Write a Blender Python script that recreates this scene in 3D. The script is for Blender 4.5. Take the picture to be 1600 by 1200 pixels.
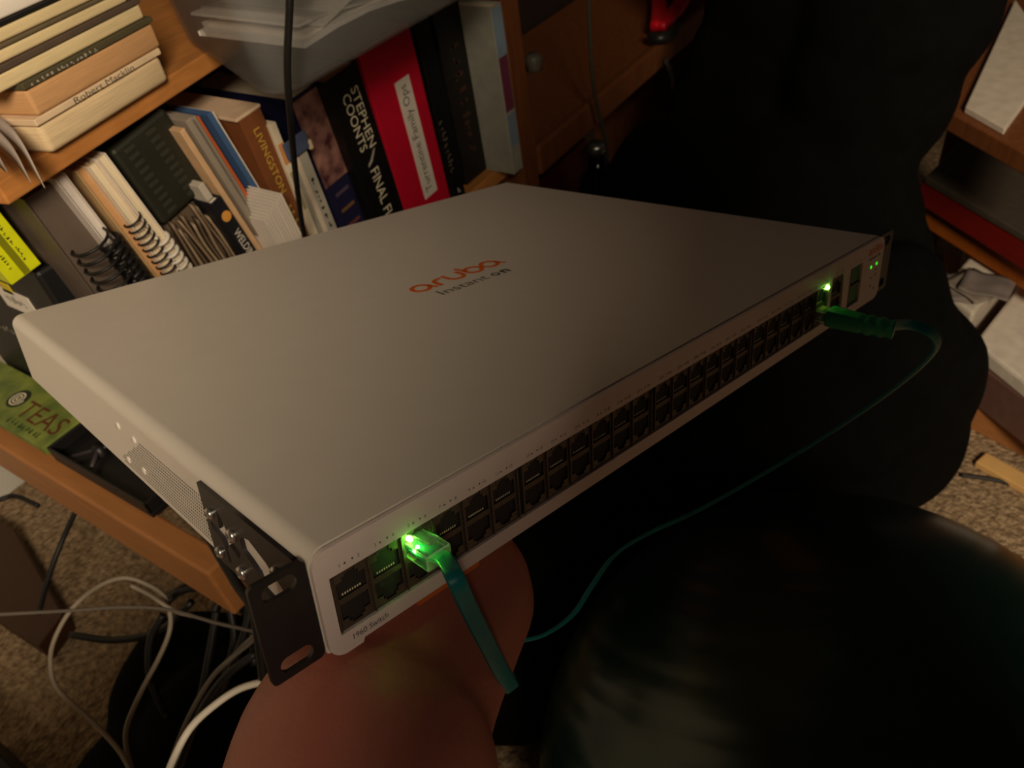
import bpy, bmesh, math, random
from mathutils import Vector, Matrix, Euler, noise
random.seed(7)
for o in list(bpy.data.objects): bpy.data.objects.remove(o)
scene = bpy.context.scene
COL = scene.collection
PI = math.pi
# ------------------------------------------------------------------ camera
F = 1205.0                                   # focal length in pixels of the 1600x1200 frame
HC = 1.175                                   # eye height over the carpet
# rows: camera right, down and forward in room axes (x along the bookcase, y into it, z up)
RIGHT = Vector((0.5359, -0.8341, -0.1306)); DOWN = Vector((-0.6156, -0.2802, -0.7365))
FWD = RIGHT.cross(DOWN).normalized(); RIGHT.normalize(); DOWN = FWD.cross(RIGHT).normalized()
EYE = Vector((0, 0, HC))
cam_data = bpy.data.cameras.new('camera'); cam = bpy.data.objects.new('camera', cam_data); COL.objects.link(cam)
up, back = -DOWN, -FWD
cam.matrix_world = Matrix(((RIGHT.x, up.x, back.x, EYE.x), (RIGHT.y, up.y, back.y, EYE.y), (RIGHT.z, up.z, back.z, EYE.z), (0, 0, 0, 1)))
cam_data.sensor_fit = 'HORIZONTAL'; cam_data.sensor_width = 36.0; cam_data.lens = F * 36.0 / 1600.0
cam_data.clip_start = 0.02
cam_data.dof.use_dof = True; cam_data.dof.focus_distance = 0.31; cam_data.dof.aperture_fstop = 20.0
scene.camera = cam
scene.view_settings.view_transform = 'Standard'; scene.view_settings.look = 'None'
scene.view_settings.exposure = 0.0; scene.view_settings.gamma = 1.0; scene.view_settings.use_curve_mapping = False
# ------------------------------------------------------------------ world and room lamps
world = bpy.data.worlds.new('room_air'); scene.world = world; world.use_nodes = True
world.node_tree.nodes['Background'].inputs[0].default_value = (1.0, 0.76, 0.60, 1)
world.node_tree.nodes['Background'].inputs[1].default_value = 0.017
def lamp(name, loc, energy, color, radius):
    l = bpy.data.lights.new(name, 'POINT'); l.energy = energy; l.color = color; l.shadow_soft_size = radius
    o = bpy.data.objects.new(name, l); COL.objects.link(o); o.location = loc; return o
lamp('floor_lamp_light', (-0.75, -1.0, 1.95), 232.0, (1.0, 0.81, 0.57), 0.28)

def ray(px, py): return RIGHT * ((px - 800) / F) + DOWN * ((py - 600) / F) + FWD
def at(px, py, axis, val):
    r = ray(px, py); i = 'xyz'.index(axis); return EYE + r * ((val - EYE[i]) / r[i])
def deep(px, py, d): return EYE + ray(px, py) * d

# ------------------------------------------------------------------ materials
def mat(name, col, rough=0.6, var=0.12, scale=30.0, bump=0.0, bscale=200.0, metal=0.0, spec=0.4, stretch=None, trans=0.0, emit=None, estr=0.0, coat=0.0, col2=None, sss=0.0):
    m = bpy.data.materials.new(name); m.use_nodes = True
    nt = m.node_tree; b = nt.nodes['Principled BSDF']; N = nt.nodes.new; L = nt.links.new
    b.inputs['Roughness'].default_value = rough; b.inputs['Metallic'].default_value = metal
    b.inputs['Specular IOR Level'].default_value = spec; b.inputs['Transmission Weight'].default_value = trans
    b.inputs['Coat Weight'].default_value = coat
    if sss: b.inputs['Subsurface Weight'].default_value = sss; b.inputs['Subsurface Radius'].default_value = (0.01, 0.004, 0.002)
    tc = N('ShaderNodeTexCoord'); mp = N('ShaderNodeMapping'); L(tc.outputs['Object'], mp.inputs[0])
    if stretch: mp.inputs['Scale'].default_value = stretch
    n = N('ShaderNodeTexNoise'); n.inputs['Scale'].default_value = scale; n.inputs['Detail'].default_value = 4; L(mp.outputs[0], n.inputs['Vector'])
    r = N('ShaderNodeValToRGB'); L(n.outputs['Fac'], r.inputs[0])
    c2 = col2 if col2 else tuple(min(1, c * (1 + var)) for c in col)
    c1 = col if col2 else tuple(c * (1 - var) for c in col)
    r.color_ramp.elements[0].position = 0.3; r.color_ramp.elements[1].position = 0.7
    r.color_ramp.elements[0].color = (*c1, 1); r.color_ramp.elements[1].color = (*c2, 1)
    L(r.outputs[0], b.inputs['Base Color'])
    if bump:
        n2 = N('ShaderNodeTexNoise'); n2.inputs['Scale'].default_value = bscale; n2.inputs['Detail'].default_value = 3; L(mp.outputs[0], n2.inputs['Vector'])
        bp = N('ShaderNodeBump'); bp.inputs['Strength'].default_value = bump; bp.inputs['Distance'].default_value = 0.01
        L(n2.outputs['Fac'], bp.inputs['Height']); L(bp.outputs[0], b.inputs['Normal'])
    if emit: b.inputs['Emission Color'].default_value = (*emit, 1); b.inputs['Emission Strength'].default_value = estr
    return m
def srgb(r, g, b):
    f = lambda c: (c / 255 / 12.92) if c <= 10 else ((c / 255 + 0.055) / 1.055) ** 2.4
    return (f(r), f(g), f(b))
M = {}
M['chassis'] = mat('white powder coat', srgb(226, 218, 208), 0.42, 0.015, 60, 0.02, 2500)
M['bezel'] = mat('white bezel plastic', srgb(222, 206, 204), 0.45, 0.02, 60)
M['seam'] = mat('dark seam', srgb(40, 34, 34), 0.8)
M['cage'] = mat('port cage metal', srgb(92, 80, 70), 0.5, 0.15, 300, metal=0.5)
M['socket'] = mat('black socket plastic', srgb(14, 13, 13), 0.5)
M['gold'] = mat('gold contact', srgb(252, 236, 190), 0.35, 0.02)
M['ear'] = mat('rack ear steel', srgb(56, 52, 54), 0.36, 0.08, 120, 0.02, 800, metal=0.6)
M['steel'] = mat('bright screw steel', srgb(190, 188, 184), 0.28, 0.08, metal=0.9)
M['orange'] = mat('orange print', srgb(236, 108, 26), 0.5, 0.04)
M['ink'] = mat('dark grey print', srgb(70, 66, 62), 0.6, 0.05)
M['black_ink'] = mat('black print', srgb(22, 20, 20), 0.6, 0.05)
M['tab'] = mat('orange pull tab', srgb(200, 96, 30), 0.5, 0.05)
M['led'] = mat('green led', (0.3, 1.0, 0.1), 0.4, emit=(0.30, 1.0, 0.10), estr=24)
M['led_small'] = mat('green status led', (0.1, 1.0, 0.05), 0.4, emit=(0.05, 1.0, 0.02), estr=1.0)
M['sfp'] = mat('green cage insert', srgb(20, 110, 50), 0.5, 0.1)
M['teal'] = mat('teal cable jacket', srgb(0, 112, 116), 0.42, 0.08, 80)
M['boot'] = mat('green cable boot', srgb(12, 128, 92), 0.48, 0.08, 80)
M['skin'] = mat('skin', srgb(176, 104, 88), 0.5, 0.10, 28, 0.06, 260, sss=0.12)
M['nail'] = mat('finger nail', srgb(214, 150, 132), 0.35, 0.04)
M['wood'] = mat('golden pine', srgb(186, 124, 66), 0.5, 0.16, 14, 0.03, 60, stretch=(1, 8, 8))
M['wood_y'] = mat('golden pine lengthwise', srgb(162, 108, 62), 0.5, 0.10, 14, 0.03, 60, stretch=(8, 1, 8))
M['wood_dark'] = mat('brown and shaded pine', srgb(112, 64, 32), 0.55, 0.2, 14, 0.03, 60, stretch=(8, 8, 1))
M['wood_pale'] = mat('pale stick', srgb(212, 168, 106), 0.6, 0.08, 20)
M['panel_dark'] = mat('dark shade panel', srgb(40, 28, 20), 0.7, 0.2, 20)
M['wall'] = mat('painted wall', srgb(188, 178, 160), 0.8, 0.04, 12, 0.05, 120)
M['base'] = mat('white baseboard', srgb(206, 202, 194), 0.5, 0.03)
M['page'] = mat('cream pages', srgb(216, 196, 152), 0.85, 0.10, 30, 0.15, 90, stretch=(1, 1, 30))
M['page_v'] = mat('cream pages upright', srgb(222, 208, 180), 0.85, 0.10, 30, 0.15, 90, stretch=(40, 1, 1))
M['page_tan'] = mat('tan pages', srgb(196, 150, 104), 0.85, 0.12, 30, 0.15, 90, stretch=(1, 1, 40))
M['page_cream'] = mat('worn cream pages', srgb(214, 190, 152), 0.85, 0.14, 26, 0.2, 70, stretch=(1, 1, 30))
M['paper'] = mat('white paper', srgb(226, 218, 208), 0.8, 0.04, 40)
M['black_cloth'] = mat('black cloth', srgb(12, 12, 11), 0.95, 0.15, 40, 0.2, 900, spec=0.05)
M['ball'] = mat('dark green ball vinyl', srgb(5, 32, 26), 0.27, 0.08, 6, 0.01, 40, spec=0.5)
M['black_rubber'] = mat('black cable rubber', srgb(18, 17, 17), 0.5, 0.1)
M['grey_rubber'] = mat('grey cable jacket', srgb(150, 138, 122), 0.5, 0.06)
M['dim_rubber'] = mat('dim grey cable jacket', srgb(96, 88, 80), 0.5, 0.06)
M['white_rubber'] = mat('white cable jacket', srgb(222, 214, 200), 0.45, 0.04)
_cc = {}
def paint(r, g, b, rough=0.5, var=0.10, sc=45, bump=0.0):
    k = (r, g, b, rough)
    if k not in _cc: _cc[k] = mat('cover %d %d %d' % (r, g, b), srgb(r, g, b), rough, var, sc, bump, 150)
    return _cc[k]

# ------------------------------------------------------------------ helpers
def tag(o, label=None, cat=None, group=None, kind=None):
    if label: o['label'] = label
    if cat: o['category'] = cat
    if group: o['group'] = group
    if kind: o['kind'] = kind
    return o
def empty(name, loc=(0, 0, 0), label=None, cat=None, group=None, mw=None):
    o = bpy.data.objects.new(name, None); COL.objects.link(o); o.empty_display_size = 0.02
    if mw is not None: o.matrix_world = mw
    else: o.location = loc
    return tag(o, label, cat, group)
def link(name, me, material, parent=None, smooth=False):
    o = bpy.data.objects.new(name, me); COL.objects.link(o)
    mats = material if isinstance(material, (list, tuple)) else [material]
    if not me.materials:
        for m in mats: me.materials.append(m)
    if parent: o.parent = parent
    if smooth:
        for p in me.polygons: p.use_smooth = True
    return o
def obj(name, bm, material, parent=None, smooth=False, mw=None):
    bmesh.ops.recalc_face_normals(bm, faces=bm.faces)
    me = bpy.data.meshes.new(name); bm.to_mesh(me); bm.free()
    if mw is not None: me.transform(mw)
    return link(name, me, material, parent, smooth)
def box(bm, x0, x1, y0, y1, z0, z1, bev=0.0, seg=2):
    r = bmesh.ops.create_cube(bm, size=1.0)
    vs = r['verts']
    for v in vs: v.co = Vector(((x0 + x1) / 2 + v.co.x * (x1 - x0), (y0 + y1) / 2 + v.co.y * (y1 - y0), (z0 + z1) / 2 + v.co.z * (z1 - z0)))
    if bev:
        es = list({e for v in vs for e in v.link_edges})
        bmesh.ops.bevel(bm, geom=es, offset=bev, segments=seg, affect='EDGES', profile=0.5)
    return bm
def bx(*a, **k): return box(bmesh.new(), *a, **k)
def prism(bm, pts, z0, z1, bev=0.0):
    n = len(pts)
    lo = [bm.verts.new((p[0], p[1], z0)) for p in pts]; hi = [bm.verts.new((p[0], p[1], z1)) for p in pts]
    bm.faces.new(lo[::-1]); bm.faces.new(hi)
    for i in range(n): bm.faces.new((lo[i], lo[(i + 1) % n], hi[(i + 1) % n], hi[i]))
    if bev: bmesh.ops.bevel(bm, geom=list(bm.edges), offset=bev, segments=2, affect='EDGES', profile=0.5)
    return bm
def spline(pts, n=12):
    pts = [Vector(p) for p in pts]; out = []
    P = [pts[0] * 2 - pts[1]] + pts + [pts[-1] * 2 - pts[-2]]
    for i in range(1, len(P) - 2):
        a, b, c, d = P[i - 1], P[i], P[i + 1], P[i + 2]
        for k in range(n):
            t = k / n
            out.append(0.5 * ((2 * b) + (c - a) * t + (2 * a - 5 * b + 4 * c - d) * t * t + (3 * b - a - 3 * c + d) * t ** 3))
    out.append(pts[-1]); return out
def sweep(bm, pts, prof, radii=None, wide=None):
    """sweep a cross-section (list of (u,v)) along pts; wide = direction that u follows"""
    pts = [Vector(p) for p in pts]; rings = []; n = len(pts)
    t0 = (pts[1] - pts[0]).normalized()
    ref = Vector(wide) if wide is not None else (Vector((0, 0, 1)) if abs(t0.z) < 0.9 else Vector((1, 0, 0)))
    u = (ref - t0 * ref.dot(t0)).normalized()
    for i, p in enumerate(pts):
        t = (pts[min(i + 1, n - 1)] - pts[max(i - 1, 0)]).normalized()
        u = (u - t * u.dot(t)); u = u.normalized() if u.length > 1e-6 else t.orthogonal().normalized()
        v = t.cross(u); s = radii[i] if radii else 1.0
        rings.append([bm.verts.new(p + u * (a * s) + v * (b * s)) for a, b in prof])
    m = len(prof)
    for i in range(n - 1):
        for j in range(m): bm.faces.new((rings[i][j], rings[i][(j + 1) % m], rings[i + 1][(j + 1) % m], rings[i + 1][j]))
    bm.faces.new(rings[0][::-1]); bm.faces.new(rings[-1]); return bm
def circ(r, n=10): return [(r * math.cos(2 * PI * i / n), r * math.sin(2 * PI * i / n)) for i in range(n)]
def flat(w, h, n=12): return [(math.copysign(abs(math.cos(a)) ** 0.35, math.cos(a)) * w / 2, math.copysign(abs(math.sin(a)) ** 0.6, math.sin(a)) * h / 2) for a in [2 * PI * i / n for i in range(n)]]
def tube(bm, pts, r, n=8): return sweep(bm, pts, circ(r, n))
def lathe(bm, prof, n=24, base=(0, 0, 0), axis=None):
    rings = []
    for r, z in prof: rings.append([bm.verts.new((r * math.cos(2 * PI * i / n), r * math.sin(2 * PI * i / n), z)) for i in range(n)] if r > 1e-6 else [bm.verts.new((0, 0, z))])
    for a, b in zip(rings, rings[1:]):
        for i in range(n):
            j = (i + 1) % n
            if len(a) == 1 and len(b) == 1: continue
            if len(a) == 1: bm.faces.new((a[0], b[i], b[j]))
            elif len(b) == 1: bm.faces.new((a[i], b[0], a[j]))
            else: bm.faces.new((a[i], a[j], b[j], b[i]))
    mt = Matrix.Translation(base)
    if axis is not None: mt = mt @ Vector((0, 0, 1)).rotation_difference(Vector(axis)).to_matrix().to_4x4()
    bmesh.ops.transform(bm, matrix=mt, verts=bm.verts); return bm
def curve_mesh(name, loops, thick):
    """flat plate in XY with holes, thickness along +Z"""
    cu = bpy.data.curves.new(name, 'CURVE'); cu.dimensions = '2D'; cu.fill_mode = 'BOTH'; cu.extrude = thick / 2
    for lp in loops:
        s = cu.splines.new('POLY'); s.points.add(len(lp) - 1); s.use_cyclic_u = True
        for i, (x, y) in enumerate(lp): s.points[i].co = (x, y, 0, 1)
    o = bpy.data.objects.new(name, cu); COL.objects.link(o)
    dg = bpy.context.evaluated_depsgraph_get(); me = bpy.data.meshes.new_from_object(o.evaluated_get(dg))
    bpy.data.objects.remove(o); bpy.data.curves.remove(cu)
    me.transform(Matrix.Translation((0, 0, thick / 2))); return me
FRONT = Matrix(((1, 0, 0, 0), (0, 0, 1, 0), (0, 1, 0, 0), (0, 0, 0, 1)))    # plate (x,y,thick) -> (x, depth, z)
def rrect(x0, x1, y0, y1, r, n=6):
    if not isinstance(r, (tuple, list)): r = (r, r, r, r)
    out = []
    for (cx, cy, sx, sy, a0, rr) in ((x1, y1, -1, -1, 0, r[0]), (x0, y1, 1, -1, PI / 2, r[1]), (x0, y0, 1, 1, PI, r[2]), (x1, y0, -1, 1, 1.5 * PI, r[3])):
        for k in range(n + 1):
            a = a0 + k / n * PI / 2
            out.append((cx + sx * rr + rr * math.cos(a), cy + sy * rr + rr * math.sin(a)))
            if rr < 1e-7: break
    return out
def text_mesh(s, length=None, height=None, thick=0.0002, bold=0.0, align='CENTER'):
    cu = bpy.data.curves.new('lettering', 'FONT'); cu.body = s; cu.align_x = align; cu.align_y = 'CENTER'; cu.extrude = 0.0; cu.offset = bold; cu.resolution_u = 3
    o = bpy.data.objects.new('lettering', cu); COL.objects.link(o)
    dg = bpy.context.evaluated_depsgraph_get(); me = bpy.data.meshes.new_from_object(o.evaluated_get(dg))
    bpy.data.objects.remove(o); bpy.data.curves.remove(cu)
    xs = [v.co.x for v in me.vertices]; ys = [v.co.y for v in me.vertices]
    w, h = max(xs) - min(xs), max(ys) - min(ys); cx, cy = (max(xs) + min(xs)) / 2, (max(ys) + min(ys)) / 2
    sx = length / w if length else None; sy = height / h if height else None
    sx = sx or sy; sy = sy or sx
    for v in me.vertices: v.co.x = (v.co.x - cx) * sx; v.co.y = (v.co.y - cy) * sy
    return me
def frame(origin, xdir, updir):
    x = Vector(xdir).normalized(); u = Vector(updir); u = (u - x * u.dot(x)).normalized(); n = x.cross(u)
    return Matrix(((x.x, u.x, n.x, origin[0]), (x.y, u.y, n.y, origin[1]), (x.z, u.z, n.z, origin[2]), (0, 0, 0, 1)))
def lettering(name, s, fr, material, parent, length=None, height=None, bold=0.0):
    me = text_mesh(s, length, height, bold=bold); me.transform(fr); me.materials.clear()
    return link(name, me, material, parent)
def scrawl(name, fr, length, height, material, parent, n=8, seed=1):
    """worn print that cannot be read: short uneven strokes in a row"""
    rg = random.Random(seed); bm = bmesh.new()
    for i in range(n):
        x0 = -length / 2 + length * i / n; w = length / n
        for k in range(rg.choice((2, 3))):
            a = x0 + w * rg.uniform(0.0, 0.55); b_ = a + w * rg.uniform(0.18, 0.40); z0 = height * rg.uniform(-0.5, -0.1); z1 = height * rg.uniform(0.1, 0.5)
            if k: z1 = z0 + height * 0.22
            bm.faces.new([bm.verts.new(v) for v in ((a, z0, 0), (b_, z0, 0), (b_, z1, 0), (a, z1, 0))])
    bmesh.ops.transform(bm, matrix=fr, verts=bm.verts); return obj(name, bm, material, parent)
def remesh(name, bm, voxel, smooth_it, material, parent=None, warp=None):
    me = bpy.data.meshes.new(name); bm.to_mesh(me); bm.free()
    o = bpy.data.objects.new(name, me); COL.objects.link(o)
    md = o.modifiers.new('r', 'REMESH'); md.mode = 'VOXEL'; md.voxel_size = voxel
    sm = o.modifiers.new('s', 'SMOOTH'); sm.iterations = smooth_it; sm.factor = 0.5
    dg = bpy.context.evaluated_depsgraph_get(); nm = bpy.data.meshes.new_from_object(o.evaluated_get(dg))
    bpy.data.objects.remove(o); bpy.data.meshes.remove(me)
    if warp:
        nor = [v.normal.copy() for v in nm.vertices]
        for v, n in zip(nm.vertices, nor): v.co += n * warp(v.co, n)
    nm.materials.clear(); nm.name = name
    return link(name, nm, material, parent, True)
def blob(bm, c, r, rot=None):
    s = bmesh.ops.create_icosphere(bm, subdivisions=3, radius=1.0)
    mt = Matrix.Translation(c) @ (Euler(rot).to_matrix().to_4x4() if rot else Matrix.Identity(4)) @ Matrix.Diagonal((*r, 1))
    bmesh.ops.transform(bm, matrix=mt, verts=s['verts'])
def limb(bm, pts, radii, n=14):
    P = spline(pts, 6); rr = []
    m = len(pts)
    for i in range(len(P)):
        t = i / 6; k = min(int(t), m - 2); rr.append(radii[k] + (radii[k + 1] - radii[k]) * (t - k))
    sweep(bm, P, circ(1.0, n), rr)
    for p, r in ((P[0], rr[0]), (P[-1], rr[-1])): blob(bm, p, (r, r, r))

# ================================================================== the setting
def carpet_material():
    m = mat('beige carpet pile', srgb(112, 92, 70), 0.95, 0.3, 75, 1.0, 130, spec=0.1, col2=srgb(184, 158, 126)); return m
fl = obj('floor', bx(-1.6, 3.4, -1.8, 1.7, -0.04, 0), carpet_material()); tag(fl, 'beige shaggy carpet floor', 'floor', kind='structure')
w = obj('wall_back', bx(-1.6, 3.4, 1.7, 1.76, 0, 2.5), M['wall']); tag(w, 'plain painted wall behind the bookcase', 'wall', kind='structure')
b = obj('baseboard_back', bx(-1.6, 3.4, 1.68, 1.70, 0, 0.14, 0.004), M['base']); tag(b, 'white baseboard along the back wall', 'baseboard', kind='structure')

# ------------------------------------------------------------------ bookcase
bc = empty('bookcase', (0, 0, 0), 'golden pine bookcase full of books behind the switch', 'bookcase')
SH = 0.645                                    # top of the shelf that carries the standing books
obj('shelf', bx(0.17, 0.902, 0.66, 0.96, SH - 0.022, SH, 0.002), M['wood'], bc)
obj('end_rail', bx(0.145, 0.1695, 0.50, 0.97, SH - 0.078, SH - 0.010, 0.003), M['wood_y'], bc)
# upper shelf: a loose board lying a little askew
up0 = at(15, 321, 'z', 0.945); up1 = at(335, 110, 'z', 0.945)
e = (up1 - up0).normalized(); nrm = Vector((-e.y, e.x, 0))
q0 = up0 + e * 0.0; q1 = up0 + e * 0.74
bmu = prism(bmesh.new(), [q0, q1, q1 + nrm * 0.27, q0 + nrm * 0.27], 0.945, 0.962, 0.0015)
obj('shelf', bmu, M['wood'], bc)
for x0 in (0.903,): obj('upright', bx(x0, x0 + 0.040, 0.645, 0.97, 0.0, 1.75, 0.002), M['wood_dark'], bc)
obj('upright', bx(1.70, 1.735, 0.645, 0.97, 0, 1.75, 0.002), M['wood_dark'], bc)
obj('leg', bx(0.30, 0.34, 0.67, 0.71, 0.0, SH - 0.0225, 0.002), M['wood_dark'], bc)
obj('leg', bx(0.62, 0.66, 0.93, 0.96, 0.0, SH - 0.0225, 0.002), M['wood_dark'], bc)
obj('shelf', bx(0.944, 1.699, 0.655, 0.96, SH - 0.045, SH - 0.01, 0.003), M['wood_dark'], bc)  # bay boards in darker wood, putting the bay's shade into the colour
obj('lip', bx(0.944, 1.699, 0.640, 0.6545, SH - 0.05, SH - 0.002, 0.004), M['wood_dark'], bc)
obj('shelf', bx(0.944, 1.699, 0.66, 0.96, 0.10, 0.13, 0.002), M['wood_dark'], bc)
obj('shade_panel', bx(0.24, 1.735, 0.971, 0.98, 0.30, 1.75), M['panel_dark'], bc)  # panel added behind the shelves to keep the bay dark

# ================================================================== the network switch
W, H, D = 0.4425, 0.0439, 0.3597
SW = Matrix(((0.94936, 0.17602, 0.26025, 0.06208), (-0.20743, 0.97329, 0.09838, 0.15188), (-0.23598, -0.14739, 0.96052, HC - 0.2390), (0, 0, 0, 1)))
sw = empty('network_switch', mw=SW, label='white rack network switch with rows of ports and orange lettering, held over the floor', cat='network switch')
def body_profile(x0, x1, z0, z1, r, rb=0.0015, n=8): return rrect(x0, x1, z0, z1, (r, r, rb, rb), n)
me = curve_mesh('chassis', [body_profile(0, W, 0, H, 0.0065)], D - 0.003); me.transform(FRONT); me.transform(Matrix.Translation((0, 0.003, 0))); me.materials.clear()
ch = link('chassis', me, M['chassis'], sw)
mdl = ch.modifiers.new('bevel', 'BEVEL'); mdl.width = 0.0008; mdl.segments = 2; mdl.limit_method = 'ANGLE'; mdl.angle_limit = math.radians(50)
ws = ch.modifiers.new('wn', 'WEIGHTED_NORMAL')
for p in me.polygons: p.use_smooth = True
me = curve_mesh('seam', [body_profile(0.001, W - 0.001, 0.001, H - 0.001, 0.006)], 0.0011); me.transform(FRONT); me.transform(Matrix.Translation((0, 0.0019, 0))); me.materials.clear()
BANK0, BPITCH, BW = 0.0060, 0.0900, 0.0872
holes = [rrect(0.0052, 0.3642, 0.0070, 0.0320, 0.0004, 2), rrect(0.3680, 0.3852, 0.0065, 0.0335, 0.0004, 2), rrect(0.3930, 0.4112, 0.0062, 0.0330, 0.0004, 2)]
link('seam', curve_mesh('seam', [body_profile(0.0012, W - 0.0012, 0.0012, H - 0.0012, 0.0055)], 0.0011), M['seam'], sw)
sm_ = sw.children[-1].data; sm_.transform(FRONT); sm_.transform(Matrix.Translation((0, 0.0019, 0)))
o_ = rrect(0, W, 0.0003, H - 0.0003, 0.0068, 8); o_ = o_[:18] + [(x_, z_ - 0.0018) for x_, z_ in o_[18:27]] + [(0.0130, -0.0015), (0.0138, 0.0003)] + o_[27:]
me = curve_mesh('bezel', [o_] + holes, 0.0019); me.transform(FRONT); me.materials.clear()
bz = link('bezel', me, M['bezel'], sw)
md = bz.modifiers.new('bevel', 'BEVEL'); md.width = 0.0004; md.segments = 2; md.limit_method = 'ANGLE'; md.angle_limit = math.radians(50)
# --- ports
CP = BW / 6
def tee(cx, up, s=1.0):
    """outline of an RJ45 mouth; up = latch side"""
    w1, w2, w3 = 0.0058, 0.0033, 0.0021
    zz = [(w1, 0.0207), (w1, 0.0274), (w2, 0.0274), (w2, 0.0291), (w3, 0.0291), (w3, 0.0303)]
    pts = zz + [(-x, z) for x, z in zz[::-1]]
    if not up: pts = [(x, 0.0390 - z) for x, z in pts][::-1]
    return [(cx + x * s, z) for x, z in pts]
def socket_mesh(up, pins=True):
    bm = bmesh.new(); o = tee(0, up); n = len(o); y1 = 0.0125
    a = [bm.verts.new((x, 0.0, z)) for x, z in o]; c = [bm.verts.new((x, y1, z)) for x, z in o]
    for i in range(n): bm.faces.new((a[i], a[(i + 1) % n], c[(i + 1) % n], c[i]))
    bm.faces.new(c)
    nf = len(bm.faces)
    if pins:
        for k in range(8):
            x = -0.00357 + k * 0.00102; z0 = 0.0211 if up else 0.0390 - 0.0211 - 0.0009
            box(bm, x - 0.00025, x + 0.00025, 0.0006, 0.0095, z0, z0 + 0.0008)
    me = bpy.data.meshes.new('socket'); bm.to_mesh(me); bm.free()
    me.materials.append(M['socket']); me.materials.append(M['gold'])
    for i, p in enumerate(me.polygons): p.material_index = 0 if i < nf else 1
    return me
SK = {True: socket_mesh(True), False: socket_mesh(False, False)}
for bnk in range(4):
    x0 = BANK0 + bnk * BPITCH
    lo = [rrect(x0, x0 + BW, 0.0074, 0.0317, 0.0002, 2)]
    for c in range(6):
        for u in (True, False): lo.append(tee(x0 + CP * (c + 0.5), u))
    me = curve_mesh('port_bank', lo, 0.0006); me.transform(FRONT); me.transform(Matrix.Translation((0, 0.0010, 0))); me.materials.clear()
    pb = link('port_bank', me, M['cage'], sw)
    for c in range(6):
        for u in (True, False):
            s = link('port_socket', SK[u], M['socket'], pb); s.location = (x0 + CP * (c + 0.5), 0.0012, 0)
    bm = bmesh.new()                                  # spring fingers and side walls of the cage
    for c in range(7): box(bm, x0 + CP * c - 0.0003, x0 + CP * c + 0.0003, 0.0000, 0.0011, 0.0078, 0.0312)
    for c in range(6): box(bm, x0 + CP * (c + .22), x0 + CP * (c + .38), 0.0002, 0.0011, 0.0306, 0.0317); box(bm, x0 + CP * (c + .62), x0 + CP * (c + .78), 0.0002, 0.0011, 0.0306, 0.0317)
    obj('cage_rib', bm, M['cage'], pb)
obj('bank_recess', bx(0.0054, 0.3640, 0.0150, 0.0160, 0.0072, 0.0318), M['seam'], sw)
lo = [rrect(0.3682, 0.3850, 0.0067, 0.0333, 0.0002, 2), tee(0.3766, True), tee(0.3766, False)]
me = curve_mesh('port_bank', lo, 0.0006); me.transform(FRONT); me.transform(Matrix.Translation((0, 0.0010, 0))); me.materials.clear()
pb = link('port_bank', me, M['cage'], sw)
for u in (True, False):
    s = link('port_socket', SK[u], M['socket'], pb); s.location = (0.3766, 0.0012, 0)
sf = obj('fiber_cage', bx(0.3932, 0.4110, 0.0030, 0.0040, 0.0064, 0.0328), M['seam'], sw)
bm = bmesh.new(); box(bm, 0.3932, 0.4110, 0.0004, 0.003, 0.0188, 0.0204); box(bm, 0.3932, 0.3962, 0.0004, 0.003, 0.0064, 0.0328); obj('cage_rib', bm, M['cage'], sf)
for z0 in (0.0072, 0.0208): obj('green_insert', bx(0.3968, 0.4100, 0.0012, 0.003, z0, z0 + 0.0112, 0.0006), M['sfp'], sf)  # flat green inserts recessed in both fiber cages
# --- leds
def led(x, z, rx, rz, m, th=0.0007):
    bm = bmesh.new(); bmesh.ops.create_uvsphere(bm, u_segments=14, v_segments=8, radius=1.0)
    bmesh.ops.transform(bm, matrix=Matrix.Translation((x, 0.0003, z)) @ Matrix.Diagonal((rx, th, rz, 1)), verts=bm.verts)
    return obj('status_led', bm, m, sw, True)
gl = lamp('led_glow', (0, 0, 0), 0.008, (0.2, 1.0, 0.06), 0.0008); gl.parent = sw; gl.location = (0.0392, -0.0030, 0.0258)
led(0.0384, 0.0291, 0.0011, 0.0011, M['led'], 0.0018); led(0.3612, 0.0303, 0.0014, 0.0014, M['led'], 0.0018)
led(0.4250, 0.0258, 0.0013, 0.0013, M['led_small']); led(0.4335, 0.0262, 0.0013, 0.0013, M['led_small'])
# --- printing on the front
fr_front = lambda x, z: frame((x, -0.00015, z), (1, 0, 0), (0, 0, 1))
bm_num = bmesh.new()
def merge(bm, me): bm.from_mesh(me); bpy.data.meshes.remove(me)
def tri(bm, x, z, s, up):
    k = 1 if up else -1
    v = [bm.verts.new((x + dx * s, -0.00015, z + dz * s * k)) for dx, dz in ((-0.6, -0.5), (0.6, -0.5), (0, 0.6))]; bm.faces.new(v)
for col in range(24):
    bnk, c = divmod(col, 6); xc = BANK0 + bnk * BPITCH + CP * (c + 0.5)
    a = text_mesh(str(2 * col + 1), height=0.0014); a.transform(fr_front(xc - 0.0036, 0.0349)); merge(bm_num, a); tri(bm_num, xc - 0.0015, 0.0349, 0.0009, True)
    a = text_mesh(str(2 * col + 2), height=0.0014); a.transform(fr_front(xc + 0.0040, 0.0349)); merge(bm_num, a); tri(bm_num, xc + 0.0016, 0.0349, 0.0009, False)
for i, (x, s) in enumerate(((0.3725, '49'), (0.3805, '50'), (0.3985, '51'), (0.4065, '52'))):
    a = text_mesh(s, height=0.0014); a.transform(fr_front(x, 0.0357)); merge(bm_num, a)
obj('port_numbers', bm_num, M['ink'], sw)
lettering('model_lettering', '1960 Switch', fr_front(0.0170, 0.0036), M['ink'], sw, length=0.0150, height=0.0025)
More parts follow.
